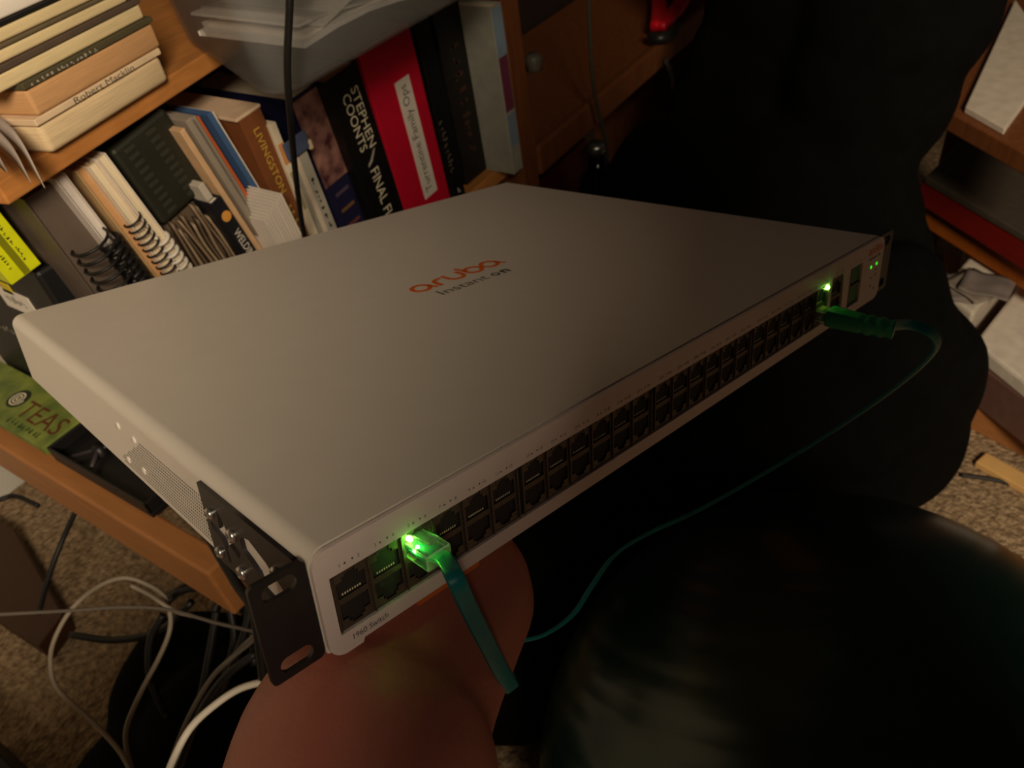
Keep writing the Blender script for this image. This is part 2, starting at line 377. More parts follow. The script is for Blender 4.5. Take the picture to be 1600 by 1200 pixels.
for i, (x, z) in enumerate(((0.4335, 0.0222), (0.4335, 0.0185), (0.4270, 0.0178), (0.4270, 0.0120), (0.4330, 0.0090))):
    obj('indicator', bx(x - 0.0007, x + 0.0007, -0.0002, 0.0004, z - 0.0009, z + 0.0009, 0.0003), M['ink'], sw)
# --- the wordmark drawn as rounded ribbons (x along, y up, unit = bowl radius)
def ribbon(bm, pts, w, z=0.0):
    P = [Vector((p[0], p[1], 0)) for p in pts]; L, Rr = [], []
    closed = (P[0] - P[-1]).length < 1e-6
    n = len(P)
    for i, p in enumerate(P):
        a = P[(i - 1) % (n - 1)] if closed else P[max(i - 1, 0)]; c = P[(i + 1) % (n - 1)] if closed else P[min(i + 1, n - 1)]
        t = (c - a).normalized(); nn = Vector((-t.y, t.x, 0)) * (w / 2)
        L.append(bm.verts.new(p + nn + Vector((0, 0, z)))); Rr.append(bm.verts.new(p - nn + Vector((0, 0, z))))
    for i in range(n - 1): bm.faces.new((L[i], Rr[i], Rr[i + 1], L[i + 1]))
def arc(cx, cy, r, a0, a1, n=24): return [(cx + r * math.cos(math.radians(a0 + (a1 - a0) * k / n)), cy + r * math.sin(math.radians(a0 + (a1 - a0) * k / n))) for k in range(n + 1)]
def wordmark(fr, width, material, parent, name):
    bm = bmesh.new(); w = 0.46
    ribbon(bm, arc(0, 0, 0.85, 0, 360, 40), w); ribbon(bm, [(0.95, 0.30), (1.0, -0.35), (1.25, -1.0)], w * 0.9)          # a
    ribbon(bm, [(1.75, -1.05), (1.75, -0.1)] + arc(2.6, -0.1, 0.85, 180, 70, 12), w)                                       # r
    ribbon(bm, [(3.3, 1.05), (3.3, 0.0)] + arc(4.15, -0.0, 0.85, 180, 360, 20) + [(5.0, 1.05)], w)                         # u
    ribbon(bm, arc(6.5, 0, 0.85, 0, 360, 40), w); ribbon(bm, [(5.65, 0.0), (5.62, 1.1), (5.5, 1.75)], w)                   # b
    ribbon(bm, arc(8.6, 0, 0.85, 0, 360, 40), w); ribbon(bm, [(9.5, 0.30), (9.6, -0.35), (9.95, -1.0)], w * 0.9)           # a
    s = width / 11.0
    bmesh.ops.transform(bm, matrix=fr @ Matrix.Diagonal((s, s, s, 1)) @ Matrix.Translation((1.05, 0, 0)), verts=bm.verts)
    return obj(name, bm, material, parent)
TOPZ = H + 0.00012
wordmark(frame((0.1815, 0.1805, TOPZ), (1, 0, 0), (0, 1, 0)), 0.0745, M['orange'], sw, 'brand_lettering')
lettering('brand_lettering', 'Instant', frame((0.2085, 0.1628, TOPZ), (1, -0.012, 0), (0, 1, 0)), M['ink'], sw, length=0.0385, height=0.0088)
bm = bmesh.new(); ribbon(bm, arc(0, 0, 0.0026, 125, 415, 26), 0.0014); ribbon(bm, [(0, 0.0006), (0, 0.0036)], 0.0012)
bmesh.ops.transform(bm, matrix=frame((0.2345, 0.1612, TOPZ), (1, 0, 0), (0, 1, 0)), verts=bm.verts); obj('brand_lettering', bm, M['black_ink'], sw)
lettering('brand_lettering', 'n', frame((0.2428, 0.1610, TOPZ), (1, 0, 0), (0, 1, 0)), M['black_ink'], sw, length=0.0062, height=0.0066, bold=0.03)
wordmark(frame((0.4178, -0.00015, 0.0368), (1, 0, 0.02), (0, 0, 1)), 0.0215, M['orange'], sw, 'brand_lettering')
lettering('brand_lettering', 'Instant On', frame((0.4290, -0.00015, 0.0322), (1, 0, 0.02), (0, 0, 1)), M['ink'], sw, length=0.0165, height=0.0022)
obj('pull_tab', bx(0.0385, 0.0700, 0.0012, 0.012, -0.0034, -0.0004, 0.0004), M['tab'], sw)
# --- side vents, dimples
bm = bmesh.new()
for i in range(52):
    for j in range(12):
        y = 0.086 + i * 0.00205 + (0.001 if j % 2 else 0); z = 0.0050 + j * 0.0021
        if y > 0.150 and z > 0.0050 + (0.196 - y) / 0.046 * 0.026: continue
        vs = [bm.verts.new((-0.00012, y + 0.00055 * math.cos(k * PI / 3), z + 0.00055 * math.sin(k * PI / 3))) for k in range(6)]; bm.faces.new(vs)
vent = obj('vent_holes', bm, M['seam'], sw); vent['kind'] = 'stuff'
for (y, z) in ((0.1819, 0.0284), (0.1614, 0.0281), (0.1829, 0.0087), (0.1611, 0.0112)):
    obj('dimple', lathe(bmesh.new(), [(0, 0.0004), (0.0010, 0.0004), (0.0017, 0.0009), (0.0021, 0.0)], 14, (0, y, z), (-1, 0, 0)), M['paper'], sw, True)
# --- rack ears
def ear(side):
    x = 0.0 if side < 0 else W
    s = side
    out = [(0.0045, 0.0392), (0.0835, 0.0385), (0.0850, 0.0100), (0.0848, 0.0025), (0.0800, 0.0010), (0.0045, 0.0010)]
    hol = [spl for spl in (
        [(0.0500, 0.0385 - 0.0100), (0.0440, 0.0300), (0.0330, 0.0255), (0.0240, 0.0190), (0.0180, 0.0125), (0.0180, 0.0060), (0.0300, 0.0060), (0.0420, 0.0080), (0.0430, 0.0150), (0.0480, 0.0180), (0.0530, 0.0200), (0.0530, 0.0255)],
        [(0.0700, 0.0310), (0.0670, 0.0290), (0.0640, 0.0220), (0.0560, 0.0175), (0.0590, 0.0135), (0.0660, 0.0165), (0.0690, 0.0130), (0.0690, 0.0060), (0.0715, 0.0060), (0.0722, 0.0160), (0.0800, 0.0180), (0.0800, 0.0215), (0.0720, 0.0215)])]
    me = curve_mesh('rack_ear', [out] + hol, 0.0018)
    me.transform(Matrix(((0, 0, -1 if s < 0 else 1, x), (1, 0, 0, 0), (0, 1, 0, 0), (0, 0, 0, 1)))); me.materials.clear()
    r = link('rack_ear', me, M['ear'], sw)
    x0, x1 = (x - 0.0205, x - 0.0004) if s < 0 else (x + 0.0004, x + 0.0205)
    xc = (x0 + x1) / 2
    fl_ = curve_mesh('flange', [rrect(x0, x1, 0.0006, 0.0424, 0.0022, 4), rrect(xc - 0.0062, xc + 0.0062, 0.0335, 0.0398, 0.00314, 6), rrect(xc - 0.0062, xc + 0.0062, 0.0032, 0.0095, 0.00314, 6)], 0.0019)
    fl_.transform(FRONT); fl_.transform(Matrix.Translation((0, 0.0030, 0))); fl_.materials.clear()
    f_ = link('flange', fl_, M['ear'], r)
    md = f_.modifiers.new('bevel', 'BEVEL'); md.width = 0.0005; md.segments = 2; md.limit_method = 'ANGLE'; md.angle_limit = math.radians(50)
    for (y, z, rad) in ((0.0779, 0.0261, 0.0026), (0.0790, 0.0065, 0.0026), (0.0251, 0.0256, 0.0026), (0.0600, 0.0242, 0.0030), (0.0602, 0.0061, 0.0030)):
        sc = lathe(bmesh.new(), [(0, 0.0012), (rad * 0.35, 0.0012), (rad * 0.4, 0.0018), (rad * 0.8, 0.0016), (rad, 0.0007), (rad, 0.0)], 16, (x + s * 0.0018, y, z), (s, 0, 0))
        obj('screw', sc, M['steel'], r, True)
    return r
ear(-1); ear(1)

# ================================================================== patch cable
def lw(x, y, z): return SW @ Vector((x, y, z))
XA = BANK0 + CP * 2.5
cable = empty('patch_cable', lw(XA, -0.0125, 0.024), 'flat teal patch cable looping from the left ports to the right end ports', 'cable')
def world_part(o, par):
    o.matrix_parent_inverse = par.matrix_world.inverted(); o.parent = par; return o
bpy.context.view_layer.update()
def fit(o, par):
    bpy.context.view_layer.update(); mw = o.matrix_world.copy(); o.parent = par; o.matrix_parent_inverse = par.matrix_world.inverted(); o.matrix_world = mw; return o
XB = BANK0 + 3 * BPITCH + CP * 5.5
pts = [lw(XA, 0.004, 0.0240), lw(XA, -0.006, 0.0240), lw(XA + 0.001, -0.013, 0.0236)]
pts += [deep(712, 905, 0.262), deep(735, 955, 0.272), deep(762, 1008, 0.285), deep(784, 1050, 0.305), deep(800, 1075, 0.335), deep(797, 1060, 0.385), deep(780, 1020, 0.420)]
pts += [deep(800, 1005, 0.43), deep(850, 992, 0.44), deep(895, 960, 0.45), deep(925, 915, 0.46), deep(960, 868, 0.48), deep(1010, 835, 0.50), deep(1090, 798, 0.52), deep(1190, 742, 0.54), deep(1290, 681, 0.55), deep(1380, 620, 0.54), deep(1440, 572, 0.52), deep(1464, 540, 0.503), deep(1452, 518, 0.493), deep(1420, 507, 0.490)]
pts += [lw(XB + 0.002, -0.034, 0.0140), lw(XB, -0.012, 0.0145), lw(XB, -0.002, 0.0145)]
bm = sweep(bmesh.new(), spline(pts, 10), flat(0.0066, 0.0022), wide=SW.to_3x3() @ Vector((1, 0, 0)))
fit(obj('jacket', bm, M['teal'], None, True), cable)
# clear plug in the left bank
clear = bpy.data.materials.new('clear plug plastic'); clear.use_nodes = True
b = clear.node_tree.nodes['Principled BSDF']; b.inputs['Base Color'].default_value = (0.85, 0.95, 0.85, 1); b.inputs['Transmission Weight'].default_value = 0.86
b.inputs['Roughness'].default_value = 0.07; b.inputs['IOR'].default_value = 1.45
nz = clear.node_tree.nodes.new('ShaderNodeTexNoise'); nz.inputs['Scale'].default_value = 400; bp = clear.node_tree.nodes.new('ShaderNodeBump'); bp.inputs['Strength'].default_value = 0.05
clear.node_tree.links.new(nz.outputs[0], bp.inputs['Height']); clear.node_tree.links.new(bp.outputs[0], b.inputs['Normal'])
glow_edge = mat('frosted glow-tinted plug edge', (0.75, 0.95, 0.75), 0.35, 0.02, trans=0.35, spec=0.5)  # pale green edge tint stands in for gathered LED light
def plug(xc, zc, up):
    k = 1 if up else -1
    bm = bmesh.new(); box(bm, xc - 0.0056, xc + 0.0056, -0.0115, 0.0110, zc - 0.0033, zc + 0.0033, 0.0006)
    o = obj('plug', bm, [clear, glow_edge], None, mw=SW); fit(o, cable)
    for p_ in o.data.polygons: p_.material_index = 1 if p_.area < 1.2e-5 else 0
    bm = bmesh.new()
    prof = [(0.0095, 0.0034), (-0.0015, 0.0058), (-0.0095, 0.0072), (-0.0100, 0.0060), (-0.0020, 0.0045), (0.0085, 0.0022)]
    va = [bm.verts.new((xc - 0.0024, y, zc + k * z)) for y, z in prof]; vb = [bm.verts.new((xc + 0.0024, y, zc + k * z)) for y, z in prof]
    bm.faces.new(va); bm.faces.new(vb[::-1])
    for i in range(6): bm.faces.new((va[i], vb[i], vb[(i + 1) % 6], va[(i + 1) % 6]))
    l = obj('latch', bm, clear, None, mw=SW); fit(l, o)
    bm = bmesh.new()
    for q in range(8): box(bm, xc - 0.00375 + q * 0.00102, xc - 0.0034 + q * 0.00102, -0.002, 0.0095, zc - k * 0.0034 - 0.0002, zc - k * 0.0034 + 0.0004)
    fit(obj('contacts', bm, M['gold'], None, mw=SW), o)
    return o
plug(XA, 0.0241, True)
plug(XB, 0.0149, False)
# green moulded boot with strain-relief ribs on the far plug
bpts = [lw(XB, -0.006, 0.0146), lw(XB, -0.018, 0.0143), lw(XB + 0.001, -0.030, 0.0140), lw(XB + 0.004, -0.043, 0.0133)]
bp_ = spline(bpts, 10); rr = []
for i in range(len(bp_)):
    t = i / (len(bp_) - 1); r = 0.0068 - 0.0012 * t
    if t > 0.5: r += 0.0006 * math.cos((t - 0.5) * 6 * 2 * PI)
    rr.append(r)
bt = fit(obj('boot', sweep(bmesh.new(), bp_, [(a * 1.0, b_ * 0.82) for a, b_ in flat(2.0, 2.0, 16)], rr, wide=SW.to_3x3() @ Vector((1, 0, 0))), M['boot'], None, True), cable)

# ================================================================== the forearm and hand under the switch
bm = bmesh.new()
def cpt(px, py, d): return deep(px, py, d)
wrist = lw(0.078, 0.028, -0.044)
elbow = deep(540, 1560, 0.27); BX_ = -0.06; shoulder = Vector((BX_ - 0.20, -0.30, 1.36))
limb(bm, [elbow, deep(566, 1240, 0.285), deep(600, 1110, 0.312), wrist], [0.050, 0.052, 0.047, 0.034], 20)
limb(bm, [elbow, Vector((-0.26, -0.16, 1.10)), shoulder], [0.050, 0.060, 0.072], 16)
# unseen rest of the holder, posed to block the lamp: trunk, neck, head, right arm and legs
blob(bm, (BX_, -0.36, 1.21), (0.195, 0.120, 0.29)); blob(bm, (BX_, -0.36, 0.94), (0.180, 0.125, 0.22)); blob(bm, (BX_, -0.33, 1.39), (0.220, 0.090, 0.085))
limb(bm, [Vector((BX_, -0.32, 1.46)), Vector((BX_, -0.29, 1.53)), Vector((BX_, -0.27, 1.58))], [0.064, 0.056, 0.056]); blob(bm, (BX_, -0.255, 1.67), (0.078, 0.098, 0.118)); blob(bm, (BX_, -0.150, 1.655), (0.014, 0.018, 0.024))
for ex in (-1, 1): blob(bm, (BX_ + ex * 0.080, -0.265, 1.66), (0.012, 0.022, 0.034))
limb(bm, [Vector((BX_ + 0.20, -0.30, 1.38)), Vector((0.24, -0.28, 1.10)), Vector((0.15, -0.17, 1.10)), Vector((0.07, -0.08, 1.14))], [0.066, 0.050, 0.038, 0.028])
for i in range(4): limb(bm, [Vector((0.07, -0.075, 1.15 - 0.013 * i)), Vector((0.035, -0.045, 1.155 - 0.013 * i)), Vector((0.012, -0.05, 1.152 - 0.013 * i))], [0.011, 0.0095, 0.008])
limb(bm, [Vector((0.07, -0.09, 1.155)), Vector((0.045, -0.09, 1.178)), Vector((0.02, -0.085, 1.172))], [0.014, 0.011, 0.009])
for ex in (-1, 1): limb(bm, [Vector((BX_ + ex * 0.09, -0.38, 0.88)), Vector((BX_ + ex * 0.11, -0.42, 0.48)), Vector((BX_ + ex * 0.11, -0.50, 0.06)), Vector((BX_ + ex * 0.12, -0.40, 0.035))], [0.092, 0.062, 0.042, 0.035])
palm_c = [lw(0.088 + 0.0 + 0.019 * i, 0.105 - 0.004 * i * i * 0.4, -0.020) for i in range(-1, 3)]
for i, k in enumerate(palm_c): limb(bm, [wrist + (lw(0.006 * (i - 1.5), 0, 0.006) - lw(0, 0, 0)), (wrist + k) / 2 + (lw(0.003 * (i - 1.5), 0, -0.001) - lw(0, 0, 0)), k], [0.026, 0.020, 0.0135], 12)
fl_len = [(0.040, 0.024, 0.018), (0.045, 0.028, 0.019), (0.042, 0.026, 0.018), (0.032, 0.019, 0.016)]
tips = []
for i, k in enumerate(palm_c):
    a, b_, c = fl_len[i]; dx = 0.10 * (i - 1.3)
    loc = SW.inverted() @ k
    p1 = lw(loc.x + dx * a, loc.y + a, -0.0150); p2 = lw(loc.x + dx * (a + b_), loc.y + a + b_, -0.0110); p3 = lw(loc.x + dx * (a + b_ + c), loc.y + a + b_ + c, -0.0086)
    limb(bm, [k, p1, p2, p3], [0.0118, 0.0102, 0.0092, 0.0080], 10); tips.append(p3)
limb(bm, [wrist + (lw(0.012, 0.01, 0.006) - lw(0, 0, 0)), lw(0.100, 0.050, -0.031), lw(0.122, 0.070, -0.019), lw(0.138, 0.084, -0.0105)], [0.024, 0.0190, 0.0120, 0.0095], 12)
person = remesh('person', bm, 0.0045, 5, M['skin'])
tag(person, 'bare forearm and hand holding up the switch from below', 'person')

# dark clothing of the holder: everything but the left arm and the right hand is covered
SHIRT = mat('dark maroon shirt', srgb(44, 20, 20), 0.9, 0.1, 60); person.data.materials.append(SHIRT); person.data.materials.append(paint(22, 22, 26, 0.9))
for p_ in person.data.polygons:
    c = p_.center
    if c.y < -0.155 and c.z < 1.50: p_.material_index = 1 if c.z > 0.86 else 2
# desk added out of the frame to keep lamp light off the carpet
blk = empty('blocker', (-0.62, 0.14, 0), 'unseen brown wooden desk standing left of the holder', 'blocker')
obj('blocker_top', bx(-0.54, 0.54, -0.26, 0.27, 0.72, 0.75, 0.004), M['wood_dark'], blk)
for x_ in (-0.50, 0.50):
    for y_ in (-0.22, 0.23): obj('leg', bx(x_ - 0.025, x_ + 0.025, y_ - 0.025, y_ + 0.025, 0, 0.7195, 0.003), M['wood_dark'], blk)

# ================================================================== exercise ball
prof = []; n = 150; Rb = 0.30
for i in range(n + 1):
    a = -PI / 2 + PI * i / n; deg = math.degrees(a)
    r = Rb - (0.0012 * (0.5 + 0.5 * math.cos(deg / 6.5 * 2 * PI)) ** 6 if abs(deg) < 62 else 0)
    prof.append((max(0.0, r * math.cos(a)) if 0 < i < n else 0.0, r * math.sin(a)))
ball = obj('exercise_ball', lathe(bmesh.new(), prof, 96, (0, 0, 0), (0.55, 0.35, 0.75)), M['ball'], None, True)
ball.location = (0.381, -0.012, Rb)
tag(ball, 'big dark green glossy exercise ball on the carpet', 'exercise ball')

# ================================================================== black cloth behind the switch
bm = bmesh.new()
def pil(a, b_, ra, rb): limb(bm, [a, (a + b_) / 2, b_], [ra, (ra + rb) / 2, rb], 16)
XP = 1.22
R_ = [(1470, -150), (1452, 30), (1400, 190), (1330, 300)]
for px, py, r in ((1450, -160, .14), (1408, 0, .13), (1350, 150, .13), (1262, 290, .13)):
    c = at(px, py, 'x', XP); blob(bm, c, (0.10, r, r * 1.1))
for px, py, r in ((1325, 335, .105), (1345, 415, .10)):
    blob(bm, at(px, py, 'x', 1.14), (0.10, r, r * 1.1))
for px, py, r in ((1240, -150, .13), (1230, 0, .14), (1210, 120, .15), (1180, 230, .17)):
    c = at(px, py, 'x', XP + 0.05); blob(bm, c, (0.10, r, r * 1.2))
for (c, r) in (((1.12, 0.40, 0.48), (0.20, 0.24, 0.16)), ((0.98, 0.20, 0.30), (0.20, 0.18, 0.20)), ((0.98, 0.105, 0.42), (0.13, 0.10, 0.12)), ((1.02, 0.060, 0.30), (0.12, 0.105, 0.17)), ((1.02, 0.075, 0.16), (0.14, 0.12, 0.16)), ((0.86, 0.17, 0.12), (0.20, 0.15, 0.13)),
               ((0.70, 0.46, 0.22), (0.30, 0.16, 0.22)), ((0.45, 0.46, 0.12), (0.20, 0.15, 0.12)), ((0.95, 0.40, 0.20), (0.22, 0.22, 0.20))):
    blob(bm, c, r)
def folds(co, n):
    t = co.y * 9 + co.z * 3 + 2.2 * noise.noise(co * 3.0)
    return 0.012 * math.sin(t * 2.4) + 0.020 * noise.noise(co * 5.0) - 0.006
cloth = remesh('draped_cloth', bm, 0.014, 8, M['black_cloth'], warp=folds)
tag(cloth, 'large mass of black cloth hanging in soft folds behind the switch', 'cloth')

# ================================================================== books standing on the shelf
PLAIN_OFF = 0.0008
def book(name, label, tl, tr, yf, lean, depth, cover, pages='page_v', group='books standing on the shelf', th=None, bottom=None, titles=(), cat='book', board=0.0018, top=None, yaw=0.0):
    """an upright book whose spine faces the room; tl / tr = where the spine's top corners are seen"""
    A = at(*tl, 'y', yf); B = at(*tr, 'y', yf)
    t = th if th else abs((B - A).x) * math.cos(math.radians(lean))
    z0 = bottom if bottom else SH + 0.0006
    ln = math.radians(lean); zt = top if top else A.z
    h = (zt - z0 - (0 if lean <= 0 else 0)) / math.cos(ln)
    if lean < 0: h -= t * math.tan(-ln)
    # leaning left: the lower left... the book turns about its lowest corner
    base = Vector((A.x + math.tan(ln) * (zt - z0), yf, z0))
    mw = Matrix.Translation(base) @ Matrix.Rotation(math.radians(yaw), 4, 'Z') @ Matrix.Rotation(-ln, 4, 'Y')
    root = empty(name, mw=mw, label=label, cat=cat, group=group)
    lift = t * math.sin(ln) if lean > 0 else 0.0
    # with the top leaning left the right-hand corner is the low one: raise the book by that much
    root.matrix_world = Matrix.Translation((0, 0, lift)) @ mw
    h -= lift
    bm = bmesh.new(); r = min(0.004, t * 0.3)
    box(bm, 0, t, 0, board, 0, h, board * 0.4); box(bm, 0, board, board * 0.5, depth, 0, h, board * 0.3); box(bm, t - board, t, board * 0.5, depth, 0, h, board * 0.3)
    obj('cover', bm, cover, root)
    obj('pages', bx(board, t - board, board, depth - 0.003, 0.002, h - 0.003), M[pages], root)
    for (s, u, zc, L, Hh, m, way) in titles:           # u, zc: centre as fractions of spine width / metres below the top
        fr = frame((t * u, -0.0003, h - zc), (0, 0, -1), (1, 0, 0)) if way == 'down' else (frame((t * u, -0.0003, h - zc), (0, 0, 1), (-1, 0, 0)) if way == 'up' else frame((t * u, -0.0003, h - zc), (1, 0, 0), (0, 0, 1)))
        if s.isdigit(): scrawl('title', fr, L, Hh, m, root, int(s), len(label))
        else: lettering('title', s, fr, m, root, length=L, height=Hh)
    root['_t'] = t; root['_h'] = h
    return root
def plate(root, x0, x1, z0, z1, m, name='label', y=-0.0006, th=0.0006):
    return obj(name, bx(x0, x1, y, y + th, z0, z1), m, root)
W_ = M['paper']; CREAM = paint(226, 218, 190); GOLD = paint(206, 168, 70); SILV = paint(176, 170, 160)
# --- from right to left
bk = book('tall_book', 'tall worn book with pale blue and pink spine beside the bookcase upright', (766, 12), (783, 0), 0.625, 0.5, 0.25, paint(150, 150, 140), th=0.024)
t, h = bk['_t'], bk['_h']
plate(bk, 0.001, t - 0.001, h * 0.72, h - 0.004, paint(128, 150, 170), 'blue_band'); plate(bk, 0.002, t - 0.002, h * 0.40, h * 0.72, paint(110, 52, 74), 'pink_band'); plate(bk, 0.002, t - 0.002, h * 0.18, h * 0.38, paint(120, 138, 156), 'blue_band')
bk = book('dark_book', 'black book with faded brown spine letters right of the black paperback', (676, 22), (726, 10), 0.675, 1.2, 0.22, paint(24, 20, 18), titles=(('9', 0.52, 0.125, 0.16, 0.020, paint(66, 44, 30), 'down'),), th=0.056)
bk = book('black_paperback', 'black paperback with torn white title letters beside the red binder', (645, 26), (672, 22), 0.66, 1.8, 0.18, paint(14, 13, 13), titles=(('4', 0.30, 0.150, 0.030, 0.012, paint(110, 98, 84), 'down'), ('6', 0.34, 0.190, 0.044, 0.012, paint(110, 98, 84), 'down'), ('1', 0.6, 0.240, 0.010, 0.013, SILV, 'across')), th=0.027)
bn = book('red_binder', 'thick red ring binder with a white family label on its spine', (560, 82), (641, 30), 0.66, 2.6, 0.27, paint(196, 14, 48, 0.42, 0.06), pages='paper', th=0.092, cat='binder')
t, h = bn['_t'], bn['_h']
lb = plate(bn, t * 0.46, t * 0.76, h - 0.215, h - 0.055, W_)
me = text_mesh('Turrentine Family Ops', 0.145, 0.016); me.transform(frame((t * 0.61, -0.0008, h - 0.135), (0, 0, 1), (-1, 0, 0))); me.materials.clear()
link('lettering', me, M['ink'], lb)
bk = book('thick_novel', 'thick black novel with cream author and title lettering on its spine', (506, 130), (568, 113), 0.66, 4.3, 0.17, paint(16, 15, 15, 0.4), pages='page_tan', th=0.056,
          titles=(('STEPHEN', 0.70, 0.060, 0.074, 0.0125, CREAM, 'down'), ('COONTS', 0.42, 0.060, 0.070, 0.0125, CREAM, 'down'), ('FINAL FLIGHT', 0.52, 0.178, 0.112, 0.0150, CREAM, 'down')))
t, h = bk['_t'], bk['_h']
bm = bmesh.new(); v = [bm.verts.new((t * a, -0.0004, h - z)) for a, z in ((0.66, 0.101), (0.74, 0.100), (0.54, 0.113), (0.38, 0.117), (0.40, 0.113), (0.52, 0.109))]; bm.faces.new(v); obj('wing_emblem', bm, SILV, bk)
pm = mat('picture cover', srgb(70, 36, 44), 0.4, 0.3, 55, col2=srgb(178, 130, 118))
bk = book('picture_book', 'dark blue paperback with a reddish picture on its spine beside the thick novel', (452, 158), (503, 133), 0.675, 4.6, 0.17, paint(30, 30, 62, 0.4), th=0.046)
t, h = bk['_t'], bk['_h']; plate(bk, 0.001, t - 0.001, h - 0.110, h - 0.004, pm, 'cover_picture')
for k, c in enumerate(((86, 70, 90), (120, 88, 50), (110, 60, 54), (126, 92, 60))): plate(bk, t * 0.25, t * 0.75, h - 0.128 - k * 0.022, h - 0.124 - k * 0.022, paint(*c), 'lettering')
bk = book('grey_booklet', 'pale grey booklet with small black letters below the blue ribbon', (459, 248), (484, 240), 0.645, 4.0, 0.14, paint(176, 172, 160), th=0.020, pages='paper',
          titles=(('9', 0.62, 0.080, 0.100, 0.0060, M['black_ink'], 'down'),))
t, h = bk['_t'], bk['_h']; plate(bk, 0.0, t * 0.3, 0.0, h - 0.001, paint(222, 206, 186), 'spine_strip')
rb = obj('ribbon', bx(-0.010, t + 0.003, -0.006, -0.002, h + 0.002, h + 0.022, 0.002), paint(74, 88, 118), bk); obj('cap', bx(t + 0.0005, t + 0.006, -0.007, -0.001, h - 0.001, h + 0.010, 0.002), paint(214, 196, 160), rb)
bk = book('pamphlet', 'thin white and orange pamphlet between the brown book and the grey booklet', (421, 196), (433, 196), 0.65, 2.2, 0.13, paint(226, 214, 190), th=0.009, pages='paper')
t, h = bk['_t'], bk['_h']; plate(bk, 0.0004, t - 0.0004, h - 0.045, h - 0.022, paint(216, 150, 96), 'orange_band'); plate(bk, 0.002, t - 0.002, h - 0.1, h - 0.055, paint(170, 160, 130), 'lettering')
bk = book('brown_book', 'brown leather book with gilt lettering and pale page tops', (374, 190), (402, 174), 0.655, 4.2, 0.16, paint(122, 72, 40, 0.5, 0.1), th=0.029, pages='paper', titles=(('LIVINGSTON', 0.5, 0.052, 0.074, 0.0085, GOLD, 'down'), ('5', 0.5, 0.128, 0.050, 0.0085, GOLD, 'down')))
obj('page_top', bx(-0.004, bk['_t'] + 0.001, -0.001, 0.15, bk['_h'] + 0.0005, bk['_h'] + 0.004, 0.001), paint(216, 188, 160), bk)
# thin files leaning left of the brown book
def leaf(name, label, tl, yf, lean, depth, th, m, group='thin files leaning on the shelf', cat='folder', fan=0, top=None, cut=0.0):
    A = at(*tl, 'y', yf); ln = math.radians(lean); z0 = SH + 0.0006 + th * math.sin(ln)
    h = (A.z - z0) / math.cos(ln); base = Vector((A.x + math.tan(ln) * (A.z - z0), yf, z0))
    root = empty(name, mw=Matrix.Translation(base) @ Matrix.Rotation(-ln, 4, 'Y'), label=label, cat=cat, group=group)
    n = max(1, fan)
    bm = bmesh.new(); tt = th if n == 1 else 0.0012
    box(bm, 0, tt, 0, depth, 0, h, 0.0004)
    obj('sheet', bm, m, root)
    if n == 1:
        obj('fold', bx(th * 0.2, th * 0.8, -0.0012, 0.001, 0.001, h - 0.001, 0.0004), m, root)
    for k in range(1, n): obj('sheet', bx(k * th / n, k * th / n + 0.0012, 0.001 * (k % 3), depth, 0, h - cut * k, 0.0004), m, root)
    root['_h'] = h; root['_t'] = th; return root
fr_ = leaf('accordion_file', 'white accordion file with fanned paper edges in front of the brown book', (414, 345), 0.615, 7.0, 0.05, 0.034, M['paper'], cat='file', fan=10, cut=-0.0012)
lf = leaf('blue_folder', 'thin blue folder with a yellow corner beside the brown book', (324, 180), 0.66, 11.5, 0.18, 0.006, paint(66, 96, 140))
obj('yellow_corner', bx(-0.002, 0.007, -0.004, -0.0015, lf['_h'] * 0.50, lf['_h'] * 0.57, 0.0004), paint(226, 204, 30), lf); obj('sheet', bx(0.0062, 0.0085, 0.002, 0.17, 0, lf['_h'] - 0.002), M['paper'], lf)
leaf('orange_folder', 'thin orange folder left of the blue folder', (304, 187), 0.66, 11.5, 0.18, 0.006, paint(196, 96, 50))
gp = mat('grey translucent plastic', srgb(150, 140, 128), 0.35, 0.06, 20, spec=0.5)
leaf('plastic_folder', 'grey plastic folder with a shiny edge right of the tan magazine', (290, 190), 0.640, 11.0, 0.19, 0.007, gp)
leaf('plastic_folder', 'grey plastic folder next to the orange folder', (298, 186), 0.655, 11.0, 0.19, 0.006, gp)
leaf('tan_magazine', 'thin tan magazine right of the black welding book', (281, 206), 0.64, 11.0, 0.19, 0.006, paint(206, 170, 132), cat='magazine')
bk = book('welding_book', 'short black spined welding book with a round orange emblem', (329, 320), (347, 310), 0.635, 11.0, 0.15, paint(20, 22, 30), th=0.0135, pages='paper', titles=(('WELDING', 0.5, 0.058, 0.040, 0.0080, W_, 'down'),))
t, h = bk['_t'], bk['_h']
obj('emblem', lathe(bmesh.new(), [(0, 0.0006), (0.0055, 0.0006), (0.0055, 0)], 18, (t * 0.5, 0, h - 0.020), (0, -1, 0)), paint(214, 150, 66), bk)
obj('paper_slip', bx(0.002, t - 0.004, 0.006, 0.05, h, h + 0.018, 0.0006), paint(190, 182, 170), bk)
